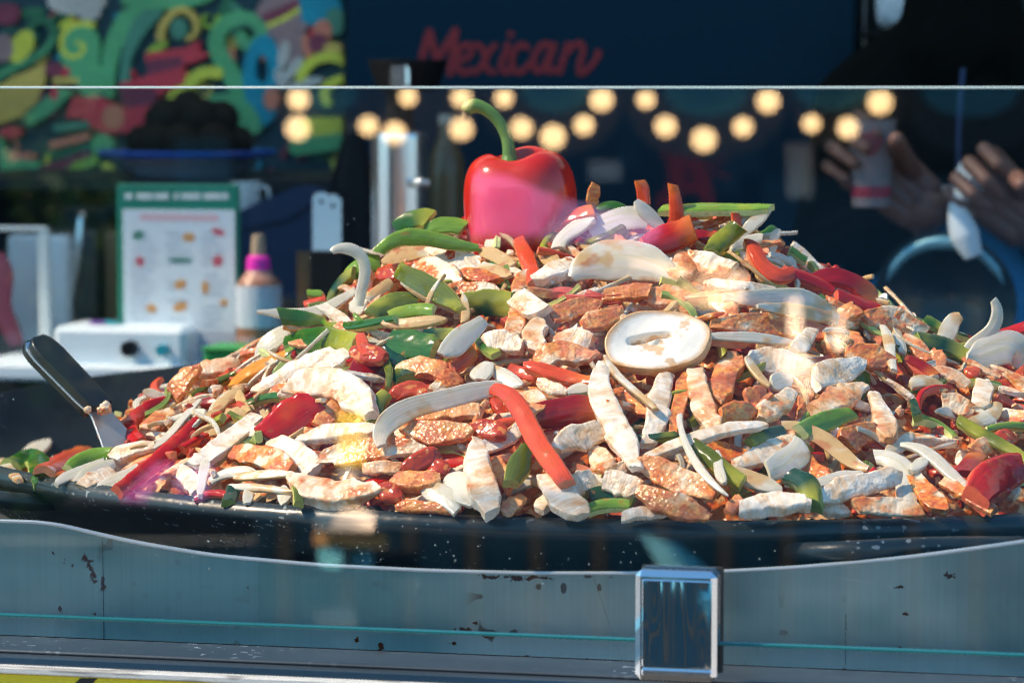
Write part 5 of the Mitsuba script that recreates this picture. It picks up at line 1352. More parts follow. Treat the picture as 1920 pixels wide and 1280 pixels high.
gt = thing('green_tray', 'low green plastic tray in front of the sauce bottle', 'tray')
part(gt, 'body', slabpx(380, 658, 500, 684, 1.37, 0.06, 0.004), 'green_plastic')
part(gt, 'lip', slabpx(376, 654, 504, 657.5, 1.366, 0.068, 0.001), 'green_plastic')
part(gt, 'foot', slabpx(392, 684.5, 488, 722, 1.38, 0.04, 0.002), 'counter_dark')
bl = thing('navy_bag', 'folded navy cloth bag behind the sauce bottle', 'bag')
gpoly = [(452, 396), (500, 372), (556, 350), (596, 356), (600, 480), (592, 560), (452, 560)]
m = flat(Polygon(plane_xy(gpoly, 1.68)), 1.68, 0.05)
part(bl, 'body', m, 'navy_cloth')
part(bl, 'flap', flat(Polygon(plane_xy([(450, 400), (504, 374), (560, 349), (598, 353), (596, 372), (540, 410), (452, 430)], 1.674)), 1.674, 0.005), 'navy_cloth')
part(bl, 'base', slabpx(446, 560.5, 604, 704, 1.675, 0.06, 0.003), 'counter_dark')
wc = thing('white_cup', 'small white cup standing on the folded navy bag', 'cup')
c = at(462, 394, 1.70); k2 = s2(1.70)
part(wc, 'body', lathe((c[0], 1.70, c[2]), [(0.001, 0), (18 * k2, 0), (26 * k2, 0.012), (29 * k2, 0.034), (27 * k2, 0.034), (23 * k2, 0.012), (0.001, 0.004)], 32), 'cup_white', smooth=40)
part(wc, 'handle', tube([c + [28 * k2, 0, 0.028], c + [42 * k2, 0, 0.026], c + [44 * k2, 0, 0.014], c + [26 * k2, 0, 0.010]], 0.0022, 10, 24), 'cup_white', smooth=True)
cd = thing('price_tag', 'pale blue tag with two holes standing right of the navy bag', 'tag')
tagp = Polygon(plane_xy([(586, 372), (592, 362), (606, 360), (616, 366), (628, 364), (640, 374), (640, 470), (586, 470)], 1.46))
holes = [Point(*at(x, y, 1.46)[[0, 2]]).buffer(0.0026) for x, y in ((602, 378), (624, 386))]
part(cd, 'card', flat(tagp.difference(unary_union(holes)), 1.46, 0.0015), 'pale_blue_card')
part(cd, 'foot', slabpx(582, 470.5, 644, 700, 1.457, 0.03, 0.002), 'black_plastic')
ct_ = thing('cardboard_sleeve', 'brown cardboard sleeve standing beside the pale blue tag', 'sleeve')
c = at(584, 700, 1.54); k2 = s2(1.54)
part(ct_, 'wall', lathe((c[0], 1.54, c[2]), [(26 * k2, 0), (27 * k2, at(584, 472, 1.54)[2] - c[2]), (24.5 * k2, at(584, 472, 1.54)[2] - c[2]), (23.5 * k2, 0.0), (26 * k2, 0)], 32), 'tan_card', smooth=35)
part(ct_, 'base', lathe((c[0], 1.54, c[2]), [(0.001, 0.001), (23 * k2, 0.001), (23 * k2, 0.004), (0.001, 0.004)], 32), 'tan_card')

BKY = 1.74
bb = thing('black_bottle', 'tall black bottle with sloping shoulders left of the steel dispenser', 'bottle')
c = at(664, 704, BKY); k2 = s2(BKY); hz = lambda y: at(664, y, BKY)[2] - c[2]
part(bb, 'body', lathe((c[0], BKY, c[2]), [(0.001, 0), (48 * k2, 0), (50 * k2, 0.004), (48 * k2, hz(420)), (40 * k2, hz(330)), (24 * k2, hz(270)), (16 * k2, hz(250)), (0.001, hz(249))], 36), 'black_plastic', smooth=40)
part(bb, 'cap', lathe((c[0], BKY, c[2]), [(15 * k2, hz(252)), (15 * k2, hz(236)), (11 * k2, hz(230)), (0.001, hz(229))], 28), 'rubber', smooth=35)
TY = 1.41
td = thing('steel_dispenser', 'tall polished steel drinks dispenser with a flared black lid', 'dispenser')
c = at(751, 700, TY); k2 = s2(TY); hz = lambda y: at(751, y, TY)[2] - c[2]
part(td, 'body', lathe((c[0], TY, c[2]), [(0.001, 0), (52 * k2, 0), (54 * k2, 0.004), (54 * k2, hz(258)), (51 * k2, hz(250)), (30 * k2, hz(245)), (0.001, hz(244))], 56), 'steel_bright', smooth=30)
part(td, 'neck', lathe((c[0], TY, c[2]), [(29 * k2, hz(246)), (26 * k2, hz(236)), (24 * k2, hz(180)), (26 * k2, hz(168)), (0.001, hz(167))], 40), 'black_plastic', smooth=35)
part(td, 'lid', lathe((c[0] + 16 * k2, TY, c[2]), [(0.001, hz(172)), (52 * k2, hz(171)), (60 * k2, hz(160)), (74 * k2, hz(118)), (73 * k2, hz(113)), (0.001, hz(112))], 48), 'black_plastic', smooth=30)
part(td, 'lid_plate', slabpx(730, 118, 766, 166, TY - 72 * k2, 0.012, 0.003), 'steel_bright')
part(td, 'tap', tube([at(772, 345, TY - 54 * k2), at(790, 342, TY - 66 * k2), at(806, 346, TY - 66 * k2)], [0.004, 0.005, 0.004], 12, 16), 'steel', smooth=True)
bg_ = thing('brown_bottle', 'brown glass bottle standing right of the steel dispenser', 'bottle')
c = at(838, 690, 1.78); k2 = s2(1.78); hz = lambda y: at(838, y, 1.78)[2] - c[2]
part(bg_, 'body', lathe((c[0], 1.78, c[2]), [(0.001, 0), (36 * k2, 0), (37 * k2, 0.004), (37 * k2, hz(330)), (30 * k2, hz(290)), (15 * k2, hz(258)), (14 * k2, hz(225)), (0.001, hz(224))], 36), 'brown_glass', smooth=40)
part(bg_, 'cap', lathe((c[0], 1.78, c[2]), [(15 * k2, hz(232)), (15 * k2, hz(216)), (0.001, hz(215))], 24), 'box_cream', smooth=35)

# boxes on a rack behind the server
rk = thing('storage_rack', 'dark storage rack at the right behind the server', 'rack')
RY = 2.06
for y in (58, 150):
    part(rk, 'shelf', slabpx(1612, y, 2150, y + 12, RY, 0.13, 0.002), 'black_plastic')
for x in (1613, 2140):
    part(rk, 'post', slabpx(x, -150, x + 8, 900, RY + 0.002, 0.01, 0.001), 'steel')
wb = thing('white_sack', 'white sack on the top shelf of the rack behind the server', 'sack')
sv = trimesh.creation.icosphere(3).vertices
sv2 = np.sign(sv) * np.abs(sv) ** 0.55 * (1 + 0.12 * (meshkit.noise(sv * 3, 4) - 0.5))[:, None]
a, b = at(1636, 57, RY - 0.01), at(1728, -60, RY - 0.01)
part(wb, 'cloth', ((sv2 * np.array([(b[0] - a[0]) / 2, 0.05, (b[2] - a[2]) / 2])) + [(a[0] + b[0]) / 2, RY + 0.055, (a[2] + b[2]) / 2 + 0.001], trimesh.creation.icosphere(3).faces), 'cloth_white', smooth=True)
part(wb, 'knot', (ico.vertices * [0.014, 0.014, 0.02] + [(a[0] + b[0]) / 2, RY + 0.055, b[2] + 0.015], ico.faces), 'cloth_white', smooth=True)
yb = thing('yellow_carton', 'yellow carton on the lower shelf of the rack behind the server', 'carton')
part(yb, 'body', slabpx(1630, 82, 1700, 149.5, RY - 0.004, 0.10, 0.002), 'box_yellow')
part(yb, 'flap', slabpx(1632, 78, 1698, 81.5, RY - 0.006, 0.05, 0.0005), 'box_cream')
'''rack ends'''

# ---------------------------------------------------------------- the server behind the pan
PY = 1.74
k3 = s2(PY)
J_ = lambda x, y, dy=0.0: at(x, y, PY + dy)


def finger(root, d, nrm, lens, r0, curl):
    """A chain of three bones from the root, bending about the axis across d and nrm."""
    out, p = [], np.array(root, float)
    ax = np.cross(d, nrm); ax /= np.linalg.norm(ax)
    a = 0.0
    q = [p]
    for L, c in zip(lens, curl):
        a += c
        dd = d * math.cos(a) + nrm * math.sin(a)
        p = p + dd * L
        q.append(p)
    rs = [r0, r0 * 0.93, r0 * 0.85, r0 * 0.74]
    for i in range(3):
        out.append(hullball(q[i], q[i + 1], rs[i], rs[i + 1], 10))
    return out


def hand(wrist, d, nrm, thumb_side, curl, thumb_curl=(0.3, 0.3, 0.2)):
    """Palm from the wrist along d, its inner face towards nrm; thumb_side is the across direction of the thumb."""
    d, nrm, ts = (np.array(q, float) / np.linalg.norm(q) for q in (d, nrm, thumb_side))
    ps = []
    k = [wrist + d * 0.088 + ts * o for o in (0.030, 0.010, -0.010, -0.028)]
    for q, o in zip(k, (0.018, 0.006, -0.006, -0.018)):
        ps.append(hullball(wrist + d * 0.012 + ts * o, q, 0.0155, 0.0115, 12))
    ps.append(m3.Manifold.batch_hull([m3.Manifold.sphere(0.013, 10).translate(list(map(float, q))) for q in (wrist + d * 0.03 + ts * 0.018, wrist + d * 0.03 - ts * 0.016, wrist + d * 0.078 + ts * 0.024, wrist + d * 0.076 - ts * 0.024)]))
    for q, L, r0, sp_ in zip(k, ((0.043, 0.026, 0.021), (0.048, 0.030, 0.023), (0.045, 0.028, 0.022), (0.034, 0.021, 0.018)), (0.0092, 0.0095, 0.009, 0.008), (0.06, 0.02, -0.03, -0.09)):
        ps += finger(q, d * math.cos(sp_) + ts * math.sin(sp_), nrm, L, r0, curl)
    tb_ = wrist + d * 0.040 + ts * 0.022 + nrm * 0.010
    td_ = d * 0.85 + ts * 0.30 + nrm * 0.50
    ps += finger(tb_, td_ / np.linalg.norm(td_), nrm, (0.036, 0.030, 0.024), 0.0115, thumb_curl)
    return ps


neck, headc = J_(1806, -30), J_(1788, -205, -0.01)
sl, sr = J_(1630, 215), J_(2030, 225)
el, er = J_(1560, 480, -0.06), J_(2090, 520, -0.05)
wl, wr = J_(1738, 392, -0.20), J_(1938, 428, -0.20)
hipl, hipr = J_(1730, 820), J_(1950, 820)
kl, kr = np.array([hipl[0], PY, 0.72]), np.array([hipr[0], PY, 0.72])
fl_, fr_ = np.array([hipl[0] - 0.02, PY + 0.02, 0.36]), np.array([hipr[0] + 0.02, PY + 0.02, 0.36])
chest, belly = J_(1830, 330), J_(1838, 620)
up_d = np.array([0, 0, 1.0])
body_parts = [hullball(neck - [0, 0, 0.05], headc - [0, 0, 0.05], 0.056, 0.052), hullball(headc + [0, 0.005, 0.035], headc + [0, -0.012, -0.05], 0.078, 0.066), hullball(headc + [0, -0.012, -0.05], headc + [0, -0.034, -0.098], 0.058, 0.034),
              hullball(headc + [0, -0.075, 0.005], headc + [0, -0.096, -0.030], 0.009, 0.0135), hullball(headc + [-0.078, 0.0, 0.0], headc + [-0.078, 0.006, -0.035], 0.016, 0.011), hullball(headc + [0.078, 0.0, 0.0], headc + [0.078, 0.006, -0.035], 0.016, 0.011),
              hullball(sl, sr, 0.06, 0.06), hullball(chest + [-0.08, 0, 0], chest + [0.08, 0, 0], 0.095, 0.095), hullball(chest, belly, 0.12, 0.115), hullball(sl, chest, 0.06, 0.10), hullball(sr, chest, 0.06, 0.10), hullball(neck - [0, 0, 0.07], chest, 0.06, 0.1),
              hullball(sl, el, 0.052, 0.040), hullball(el, wl, 0.039, 0.026), hullball(sr, er, 0.052, 0.040), hullball(er, wr, 0.039, 0.026), hullball(belly, (hipl + hipr) / 2, 0.115, 0.12),
              hullball(hipl, kl, 0.085, 0.058), hullball(kl, fl_, 0.056, 0.040), hullball(hipr, kr, 0.085, 0.058), hullball(kr, fr_, 0.056, 0.040), hullball(fl_ - [0, 0, 0.02], fl_ + [0, -0.15, -0.03], 0.035, 0.028), hullball(fr_ - [0, 0, 0.02], fr_ + [0, -0.15, -0.03], 0.035, 0.028)]
d1 = J_(1650, 322, -0.21) - wl; d1 /= np.linalg.norm(d1)
n1 = np.array([0.05, -1.0, 0.05]); n1 -= d1 * (n1 @ d1); n1 /= np.linalg.norm(n1)
hl = hand(wl, d1, n1, np.cross(n1, d1) * (1 if np.cross(n1, d1)[2] > 0 else -1), (0.55, 1.25, 0.9), (0.5, 0.5, 0.3))
d2 = J_(1850, 352, -0.22) - wr; d2 /= np.linalg.norm(d2)
n2 = np.array([0.1, -1.0, -0.1]); n2 -= d2 * (n2 @ d2); n2 /= np.linalg.norm(n2)
hr = hand(wr, d2, n2, np.cross(n2, d2) * (1 if np.cross(n2, d2)[2] > 0 else -1), (1.0, 1.3, 0.9), (0.6, 0.6, 0.4))
pr = thing('person', 'person in black top and bright blue apron behind the pan, face out of frame', 'person')
whole = m3.Manifold.batch_boolean(body_parts, m3.OpType.Add).refine_to_length(0.013) + m3.Manifold.batch_boolean(hl + hr, m3.OpType.Add).refine_to_length(0.0045)
wm = whole.to_mesh()
bm = trimesh.Trimesh(wm.vert_properties[:, :3], wm.tri_verts, process=True)
trimesh.smoothing.filter_taubin(bm, iterations=6)
part(pr, 'body', bm, 'skin', smooth=True)
shirt = smooth_union([hullball(sl, sr, 0.070, 0.070), hullball(chest + [-0.08, 0, 0], chest + [0.08, 0, 0], 0.107, 0.107), hullball(chest, belly, 0.135, 0.130), hullball(sl, chest, 0.070, 0.112), hullball(sr, chest, 0.070, 0.112), hullball(neck - [0, -0.012, 0.062], chest, 0.062, 0.112),
                      hullball(neck - [0, 0.002, 0.006], neck - [0, 0.012, 0.075], 0.066, 0.080), hullball(neck - [0, -0.012, 0.062], sl, 0.062, 0.070), hullball(neck - [0, -0.012, 0.062], sr, 0.062, 0.070),
                      hullball(sl, el, 0.064, 0.052), hullball(el, el + (wl - el) * 0.8, 0.051, 0.036), hullball(sr, er, 0.064, 0.052), hullball(er, er + (wr - er) * 0.8, 0.051, 0.036), hullball(belly, (hipl + hipr) / 2, 0.130, 0.135)], 0.014, 12)
part(pr, 'shirt', shirt, 'black_cloth', smooth=True)
part(pr, 'trousers', smooth_union([hullball(hipl, kl, 0.096, 0.070), hullball(kl, fl_ + [0, 0, 0.05], 0.069, 0.052), hullball(hipr, kr, 0.096, 0.070), hullball(kr, fr_ + [0, 0, 0.05], 0.069, 0.052), hullball(hipl, hipr, 0.10, 0.10)], 0.016, 10), 'black_cloth', smooth=True)
hair = smooth_union([hullball(headc + [0, 0.016, 0.045], headc + [0, 0.03, -0.01], 0.084, 0.070), hullball(headc + [0, 0.03, -0.02], headc + [0, 0.045, -0.06], 0.06, 0.045)], 0.012, 6)
part(pr, 'hair', hair, 'hair', smooth=True)
for s in (-1, 1):
    part(pr, 'eye', (ico.vertices * 0.0115 + headc + [s * 0.031, -0.066, 0.010], ico.faces), 'eye_white', smooth=True)
part(pr, 'mouth', tube([headc + [-0.024, -0.070, -0.062], headc + [0, -0.079, -0.060], headc + [0.024, -0.070, -0.062]], [0.002, 0.0055, 0.002], 10, 14), 'lip', smooth=True)


def apron_sheet(x0, x1, y0, y1, off):
    n = 24
    rows = []
    for v in np.linspace(y0, y1, 24):
        for u in np.linspace(0, 1, n):
            x = x0 + (x1 - x0) * u
            p = J_(x, v)
            q = (u - 0.5) * 2
            p = p + np.array([0, -(off * math.sqrt(max(1 - 0.75 * q * q, 0.0)) + 0.004 * math.sin(9 * u + v / 40)), 0])
            rows.append(p)
    vid_ = np.arange(24 * n).reshape(24, n)
    f = np.stack([vid_[:-1, :-1], vid_[:-1, 1:], vid_[1:, 1:], vid_[1:, :-1]], -1).reshape(-1, 4)
    V = np.array(rows)
    back = V + [0, 0.003, 0]
    F = np.vstack([f[:, [0, 1, 2]], f[:, [0, 2, 3]]])
    return trimesh.Trimesh(np.vstack([V, back]), np.vstack([F[:, ::-1], F + len(V)]), process=False)


part(pr, 'apron', apron_sheet(1630, 2020, 366, 860, 0.172), 'apron_blue', smooth=30, label='bright blue apron tied at the waist')
part(pr, 'apron_band', tube([J_(1630, 366, -0.089), J_(1730, 362, -0.155), J_(1825, 360, -0.174), J_(1920, 362, -0.155), J_(2020, 366, -0.089)], 0.007, 12, 40), 'cloth_white', smooth=True)
part(pr, 'lanyard', tube([J_(1806, 130, -0.115), J_(1800, 200, -0.135), J_(1797, 290, -0.16), J_(1799, 345, -0.175)], 0.0032, 10, 30), 'navy_cloth', smooth=True)

cu = thing('paper_cup', 'white paper cup with a red swirl held in the left-hand fist of the server', 'paper cup')
c = wl + d1 * 0.082 + n1 * 0.036; z0, z1 = c[2] - 0.045, J_(1646, 226, -0.25)[2]
part(cu, 'wall', lathe((c[0], c[1], z0), [(0.001, 0), (0.020, 0), (0.0265, z1 - z0), (0.0275, z1 - z0 + 0.001), (0.0255, z1 - z0 + 0.001), (0.019, 0.003), (0.001, 0.003)], 40), 'cup_paper', smooth=35)
sw = []
for t in np.linspace(0, 4.2 * math.pi, 90):
    rr2 = 0.0135 * (1 - t / (4.9 * math.pi))
    x, z = rr2 * math.cos(t), rr2 * math.sin(t)
    h = z1 - z0
    zz = h * 0.72 + z
    rad = 0.020 + 0.0065 * zz / h + 0.0009
    an = x / rad
    sw.append([c[0] + rad * math.sin(an), c[1] - rad * math.cos(an), z0 + zz])
part(cu, 'red_swirl', tube(sw, 0.0016, 8), 'cup_red', smooth=True)
part(cu, 'red_band', lathe((c[0], c[1], z0), [(0.0205, 0.010), (0.0211, 0.0102), (0.0222, 0.022), (0.0216, 0.0222)], 40), 'cup_red', smooth=True)
nk = thing('white_cloth', 'white cloth dangling from the other hand of the server', 'cloth')
c = wr + d2 * 0.100 + n2 * 0.034
part(nk, 'bunch', (sv * (1 + 0.35 * (meshkit.noise(sv * 3.1, 8) - 0.5))[:, None] * [0.016, 0.014, 0.020] + c, trimesh.creation.icosphere(3).faces), 'cloth_white', smooth=True)
part(nk, 'fall', sweep_mesh if False else tube([c + [-0.002, 0, -0.005], c + [-0.012, -0.002, -0.035], c + [-0.006, -0.004, -0.062], c + [0.004, -0.004, -0.085]], [0.008, 0.012, 0.016, 0.010], 14, 30), 'cloth_white', smooth=True)

# second pan, standing on its edge behind the heap
wk = thing('upright_wok', 'round black wok standing on edge at the right, its steel rim catching light', 'wok')
WYc = 1.50
c = at(1772, 566, WYc); k4 = s2(WYc)
prof = [(0.001, 0.045), (60 * k4, 0.040), (100 * k4, 0.018), (122 * k4, 0.0), (130 * k4, -0.004), (131 * k4, 0.0), (124 * k4, 0.004), (100 * k4, 0.023), (60 * k4, 0.045), (0.001, 0.050)]
m = lathe((0, 0, 0), prof, 80)
ro = trimesh.transformations.euler_matrix(math.radians(-90 + 10), 0, math.radians(-6))[:3, :3]
m.vertices = (m.vertices * [1, 1, 1]) @ ro.T + c
part(wk, 'dish', m, 'pan_black', smooth=35)
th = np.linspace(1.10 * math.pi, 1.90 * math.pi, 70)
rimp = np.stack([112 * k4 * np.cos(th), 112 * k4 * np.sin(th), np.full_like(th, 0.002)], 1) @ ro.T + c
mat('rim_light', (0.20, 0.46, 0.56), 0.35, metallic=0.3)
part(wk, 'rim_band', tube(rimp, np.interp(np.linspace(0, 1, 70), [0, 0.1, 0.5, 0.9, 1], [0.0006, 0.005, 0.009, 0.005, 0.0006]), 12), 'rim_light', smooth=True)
part(wk, 'stand', cbox([c[0] - 0.07, WYc - 0.02, LEDGE_Z + 0.002], [c[0] + 0.07, WYc + 0.09, c[2] - 0.066], 0.004), 'counter_dark')

# ---------------------------------------------------------------- the street on our side, which the glass mirrors
SD = 8.2
mx = lambda x, y, d=SD: across(x, y, d)
EX = np.array([math.cos(YAW), -math.sin(YAW), 0])      # along the opposite stall, to the right as mirrored
EY = np.array([-math.sin(YAW), -math.cos(YAW), 0])     # away from our stall
pxm = SD / F_PX


def plate(poly_px, dist, thick, m_parent, name, m):
    """An upright sheet of the opposite stall, facing our stall, with its outline given as mirrored pixels."""
    out = []
    for g in getattr(poly_px, 'geoms', [poly_px]):
        e = trimesh.creation.extrude_polygon(g, 1.0, engine='earcut')
        v = e.vertices
        e.vertices = np.array([mx(x, y, dist) + EY * (thick * z) for x, y, z in v])
        out.append(e)
    m_ = trimesh.util.concatenate(out)
    m_.fix_normals()
    return part(m_parent, name, m_, m)


fun = thing('scalloped_stall', 'dark stall across the street with a scalloped front edged in bulbs', 'stall')
scal = [(1130, 945), (1440, 1210), (1700, 1500), (868, 700)]
bulbs = [(945, 184), (978, 240), (1037, 257), (1095, 235), (1128, 187), (1211, 187), (1248, 237), (1320, 262), (1393, 238), (1440, 190), (1521, 232), (1590, 240), (1650, 192), (865, 183), (865, 242), (765, 182), (560, 186), (558, 241), (690, 236), (740, 250)]
outer = []
for lo, hi, dep in ((500, 700, 262), (700, 900, 280), (900, 1170, 292), (1170, 1480, 300), (1480, 1700, 286), (1700, 1950, 290), (1950, 2200, 290)):
    t = np.linspace(0, math.pi, 16)
    outer.append(Polygon([((lo + hi) / 2 - (hi - lo) / 2 * math.cos(a), 140 + (dep - 140) * math.sin(a) ** 0.6) for a in t]))
vals = unary_union([sbox(200, -300, 2400, 150)] + outer)
plate(vals, SD, 0.05, fun, 'valance', 'sign_black')
for x, y, rx, ry in ((1040, 172, 62, 40), (1325, 172, 78, 48), (1560, 168, 70, 40), (620, 175, 50, 36), (1820, 170, 90, 50)):
    plate(ell(x, y, rx, ry), SD - 0.012, 0.01, fun, 'inset', 'sign_teal')
for x, y, w, h, c in ((1065, 190, 56, 60, 'cloud_white'), (1500, 320, 46, 100, 'paper_cream'), (1400, 300, 50, 44, 'wall_blue'), (1135, 320, 60, 36, 'cloud_white'), (1180, 260, 34, 110, 'wall_blue'), (1340, 330, 90, 60, 'wall_blue')):
    plate(sbox(x - w / 2, y - h / 2, x + w / 2, y + h / 2), SD + 0.35, 0.02, fun, 'price_board', c)
plate(sbox(480, -400, 2900, 1250), SD + 0.8, 0.05, fun, 'rear_wall', 'rack_dark')
plate(sbox(480, 560, 2900, 1300), 7.0, 0.03, fun, 'front_skirt', 'skirt_teal')
for x in range(520, 2880, 118):
    plate(sbox(x, 562, x + 26, 1298), 6.985, 0.012, fun, 'skirt_batten', 'batten_wood')
plate(sbox(1430, 330, 2600, 700), SD + 0.7, 0.02, fun, 'blue_panel', 'wall_blue')
# red painted squiggles of the stall's sign: strokes only, nothing legible
for pts, w in (([(1250, 275), (1270, 320), (1262, 380), (1280, 430)], 34), ([(1290, 290), (1318, 340), (1330, 400)], 30), ([(1240, 380), (1290, 350), (1340, 390)], 20)):
    plate(stroke(pts, w, w * 0.6), SD + 0.3, 0.02, fun, 'red_stroke', 'sign_red')
for pts in ([(1330, 245), (1350, 235), (1370, 262), (1355, 300), (1330, 280)], [(1300, 300), (1340, 320), (1365, 335)]):
    plate(stroke(pts, 6), SD + 0.28, 0.01, fun, 'red_line', 'sign_red')
scene['bulb_glass'] = {'type': 'diffuse', 'reflectance': {'type': 'rgb', 'value': [0.8, 0.7, 0.5]}}
bsph = trimesh.creation.icosphere(2)
for j, (x, y) in enumerate(bulbs):
    rank = sorted(bulbs).index((x, y))
    row = 'high' if y < 215 else 'low'
    ordn = ['first', 'second', 'third', 'fourth', 'fifth', 'sixth', 'seventh', 'eighth', 'ninth', 'tenth', 'eleventh', 'twelfth']
    same = sorted(b for b in bulbs if (b[1] < 215) == (y < 215))
    k = thing('light_bulb', f'{ordn[same.index((x, y))]} glowing bulb from the left in the {row} row of the scalloped front', 'light bulb', 'bulbs along the scalloped stall front')
    c = mx(x, y, SD - 0.05)
    part(k, 'globe', (bsph.vertices * (16 + 6 * ((j * 7) % 5) / 4) * pxm + c, bsph.faces), 'bulb_glass', smooth=True, emitter={'type': 'area', 'radiance': {'type': 'rgb', 'value': [1.35, 0.86, 0.37]}, 'sampling_weight': 0.02})
    part(k, 'socket', tube([c + EY * 12 * pxm, c + EY * 0.05], 9 * pxm, 12), 'sign_black')


def rest_box(x0, y0, x1, y1, d, thick, lean):
    """A box of the display, leaning back by lean radians so that its face looks up a little; corners as mirrored pixels."""
    c = mx((x0 + x1) / 2, (y0 + y1) / 2, d)
    s = d / F_PX
    w, h = (x1 - x0) * s, (y1 - y0) * s / math.cos(lean)
    m = cbox([-w / 2, 0, -h / 2], [w / 2, thick, h / 2], min(thick, w, h) * 0.2)
    upd = np.array([0, 0, 1]) * math.cos(lean) + EY * math.sin(lean)
    bk = EY * math.cos(lean) - np.array([0, 0, 1]) * math.sin(lean)
    m.vertices = np.array([c + EX * v[0] + bk * v[1] + upd * v[2] for v in m.vertices])
    m.fix_normals()
    return m


DD = 6.4
rackT = thing('display_rack', 'dark stepped display rack across the street', 'rack')
for x0, y0, x1, y1, d in ((820, 455, 1280, 470, DD + 0.05), (540, 900, 780, 912, DD + 0.05), (540, 1065, 780, 1080, DD - 0.0), (1000, 690, 1620, 702, DD + 0.05), (120, 940, 520, 952, DD + 0.05)):
    part(rackT, 'shelf', rest_box(x0, y0, x1, y1, d, 0.25, 0.0), 'rack_dark')
cl = thing('fabric_roll', 'magenta folded cloth draped on the display rack across the street', 'cloth')
L_ = 1.15
SN = np.array(SUN) / np.linalg.norm(SUN) - EY
SN /= np.linalg.norm(SN)


def drape(poly, d, lean=0.0):
    """A sheet of the display, tilted up towards the sun, with its outline as mirrored pixels."""
    e = trimesh.creation.extrude_polygon(poly.segmentize(12), 1.0, engine='earcut')
    cx, cy = poly.centroid.coords[0]
    c, o = mx(cx, cy, d), CAM * [1, -1, 1]
    out = []
    for x, y, z in e.vertices:
        r_ = ray(x, y) * [1, -1, 1]
        out.append(o + r_ * (((c - o) @ SN) / (r_ @ SN)) - SN * (0.012 * z))
    e.vertices = np.array(out)
    e.fix_normals()
    return e


part(cl, 'fold', drape(Polygon([(890, 322), (950, 330), (1050, 372), (1010, 440), (884, 440)]), DD, L_), 'satin_magenta')
cl = thing('fabric_roll', 'purple folded cloth draped beside the magenta one across the street', 'cloth')
part(cl, 'fold', drape(Polygon([(1054, 373), (1130, 392), (1240, 424), (1220, 456), (1014, 450)]), DD, L_), 'satin_purple')
cl = thing('fabric_roll', 'mint folded cloth under the magenta one across the street', 'cloth')
part(cl, 'fold', drape(sbox(888, 434, 986, 444).buffer(4), DD), 'fabric_mint')
for j, (x, y, rx, ry) in enumerate(((1190, 512, 105, 24), (1270, 556, 130, 26), (1045, 530, 50, 30), (1330, 520, 70, 20), (1170, 585, 70, 16))):
    k = thing('bread_loaf', ['upper long pale loaf in the middle of the display across the street', 'longest pale loaf on the display across the street', 'shortest round loaf at the left of the display across the street', 'pale loaf at the right of the display across the street', 'thin loaf lying lowest among the bread across the street'][j], 'bread loaf', 'bread loaves across the street')
    part(k, 'crust', drape(ell(x, y, rx, ry), DD), 'waxed_paper')
pb = thing('paper_bag', 'pink paper bag on the display rack across the street', 'bag')
part(pb, 'body', drape(Polygon([(1030, 590), (1128, 586), (1120, 668), (1060, 672)]), DD), 'foil_pink')
for j, poly in enumerate(([(1440, 655), (1480, 640), (1528, 668), (1520, 740), (1470, 752), (1436, 720)], [(1452, 756), (1506, 750), (1512, 830), (1470, 850), (1440, 810)], [(1478, 560), (1500, 556), (1502, 632), (1480, 636)], [(1468, 856), (1504, 846), (1500, 905), (1470, 900)], [(1562, 580), (1584, 578), (1582, 655), (1560, 655)], [(1196, 800), (1222, 800), (1220, 850), (1198, 852)], [(1245, 645), (1272, 645), (1272, 668), (1245, 668)])):
    k = thing('wrapped_parcel', ['largest cream wrapped parcel across the street', 'cream wrapped parcel below the largest one across the street', 'narrow upright cream parcel above the largest one across the street', 'lowest cream wrapped parcel across the street', 'narrow cream parcel at the right across the street', 'small cream parcel at the left across the street', 'smallest square cream parcel across the street'][j], 'parcel', 'cream parcels across the street')
    part(k, 'body', drape(Polygon(poly).buffer(-8).buffer(10), DD + 0.02 * j), 'foil_cream')
mb = thing('mustard_bottle', 'yellow squeeze bottle with a white cap across the street', 'bottle')
s = DD / F_PX
part(mb, 'body', drape(sbox(640, 778, 676, 866).buffer(6), DD), 'foil_yellow')
part(mb, 'cap', drape(sbox(644, 878, 680, 894).buffer(6), DD), 'paper_cream')
cs = thing('crate_stack', 'stack of white, wooden and teal crates across the street', 'crates')
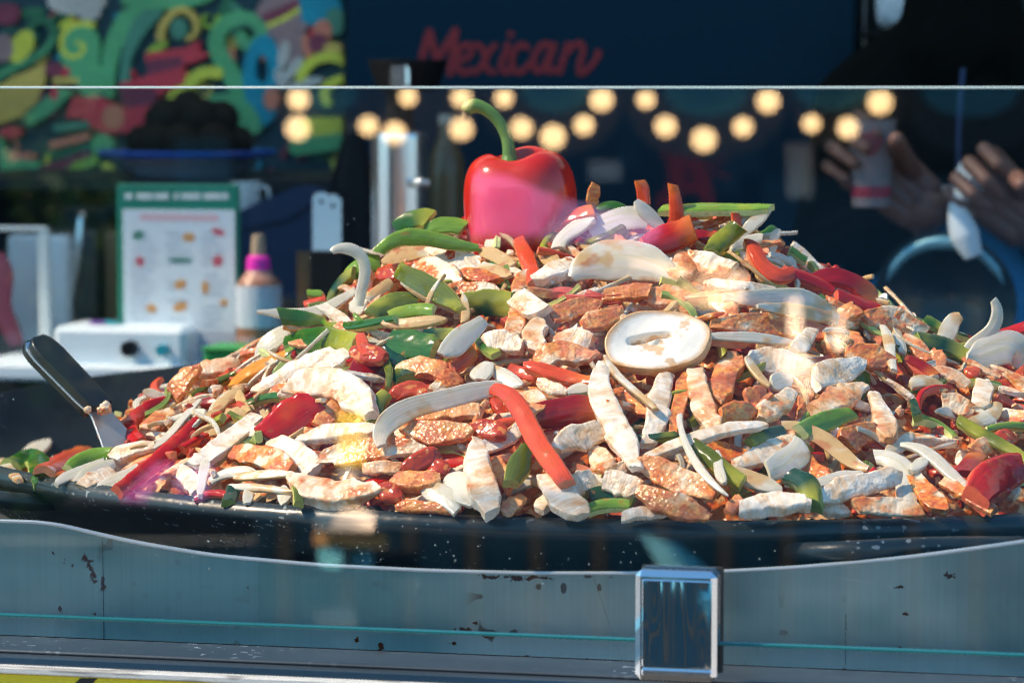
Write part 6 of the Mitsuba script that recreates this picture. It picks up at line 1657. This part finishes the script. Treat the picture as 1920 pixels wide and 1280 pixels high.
for y0, y1, x0, x1, c in ((952, 994, 592, 700, 'foil_cream'), (996, 1022, 588, 722, 'foil_orange'), (1026, 1062, 596, 640, 'foil_teal'), (1026, 1062, 650, 694, 'foil_teal'), (1140, 1172, 588, 664, 'waxed_paper')):
    part(cs, 'crate', drape(sbox(x0 + 6, y0 + 6, x1 - 6, y1 - 6).buffer(6), DD), c)
cl = thing('fabric_roll', 'violet cloth lying on the lowest tier across the street', 'cloth')
part(cl, 'fold', drape(Polygon([(330, 880), (400, 872), (380, 936), (320, 936)]), DD, 1.15), 'satin_purple')
cl = thing('fabric_roll', 'magenta ribbon of cloth on the lowest tier across the street', 'cloth')
part(cl, 'fold', drape(Polygon([(225, 935), (290, 868), (330, 866), (270, 938)]), DD, 1.15), 'satin_magenta')
cl = thing('fabric_roll', 'bright blue cloth hanging low across the street', 'cloth')
part(cl, 'fold', drape(Polygon([(1200, 1000), (1270, 1020), (1330, 1070), (1240, 1070)]), DD, 0.7), 'cup_teal')

bk = thing('far_building', 'dark shaded building front behind the hedge across the street', 'building')
plate(sbox(-1500, -900, 476, 1010), 9.6, 0.3, bk, 'wall', 'rack_dark')
for x in (-300, -60, 180, 380):
    plate(sbox(x - 50, 260, x + 50, 470), 9.55, 0.04, bk, 'window', 'sign_teal')
# hedge at the left of the mirrored view
hd_ = key('hedge')
r = np.random.default_rng(5)
tris, faces = [], []
for n in range(5200):
    x, y = r.uniform(-420, 235), r.uniform(-60, 1500)
    if meshkit.noise(np.array([x / 90, y / 90, 1.0]), 4) < 0.42: continue
    c = mx(x, y, 8.4 + r.normal(0, 0.25))
    if c[2] < 0.30: continue
    q = r.normal(0, 1, (2, 3)); q /= np.linalg.norm(q, axis=1, keepdims=True)
    L = r.uniform(0.03, 0.06)
    b = len(tris)
    tris += [c - q[0] * L, c + q[1] * L * 0.45, c + q[0] * L, c - q[1] * L * 0.45]
    faces += [[b, b + 1, b + 2], [b, b + 2, b + 3]]
add(hd_, (np.array(tris), np.array(faces)), 'hedge_leaf')
tag(hd_, 'loose green hedge beside the stall across the street', 'hedge', kind='stuff')
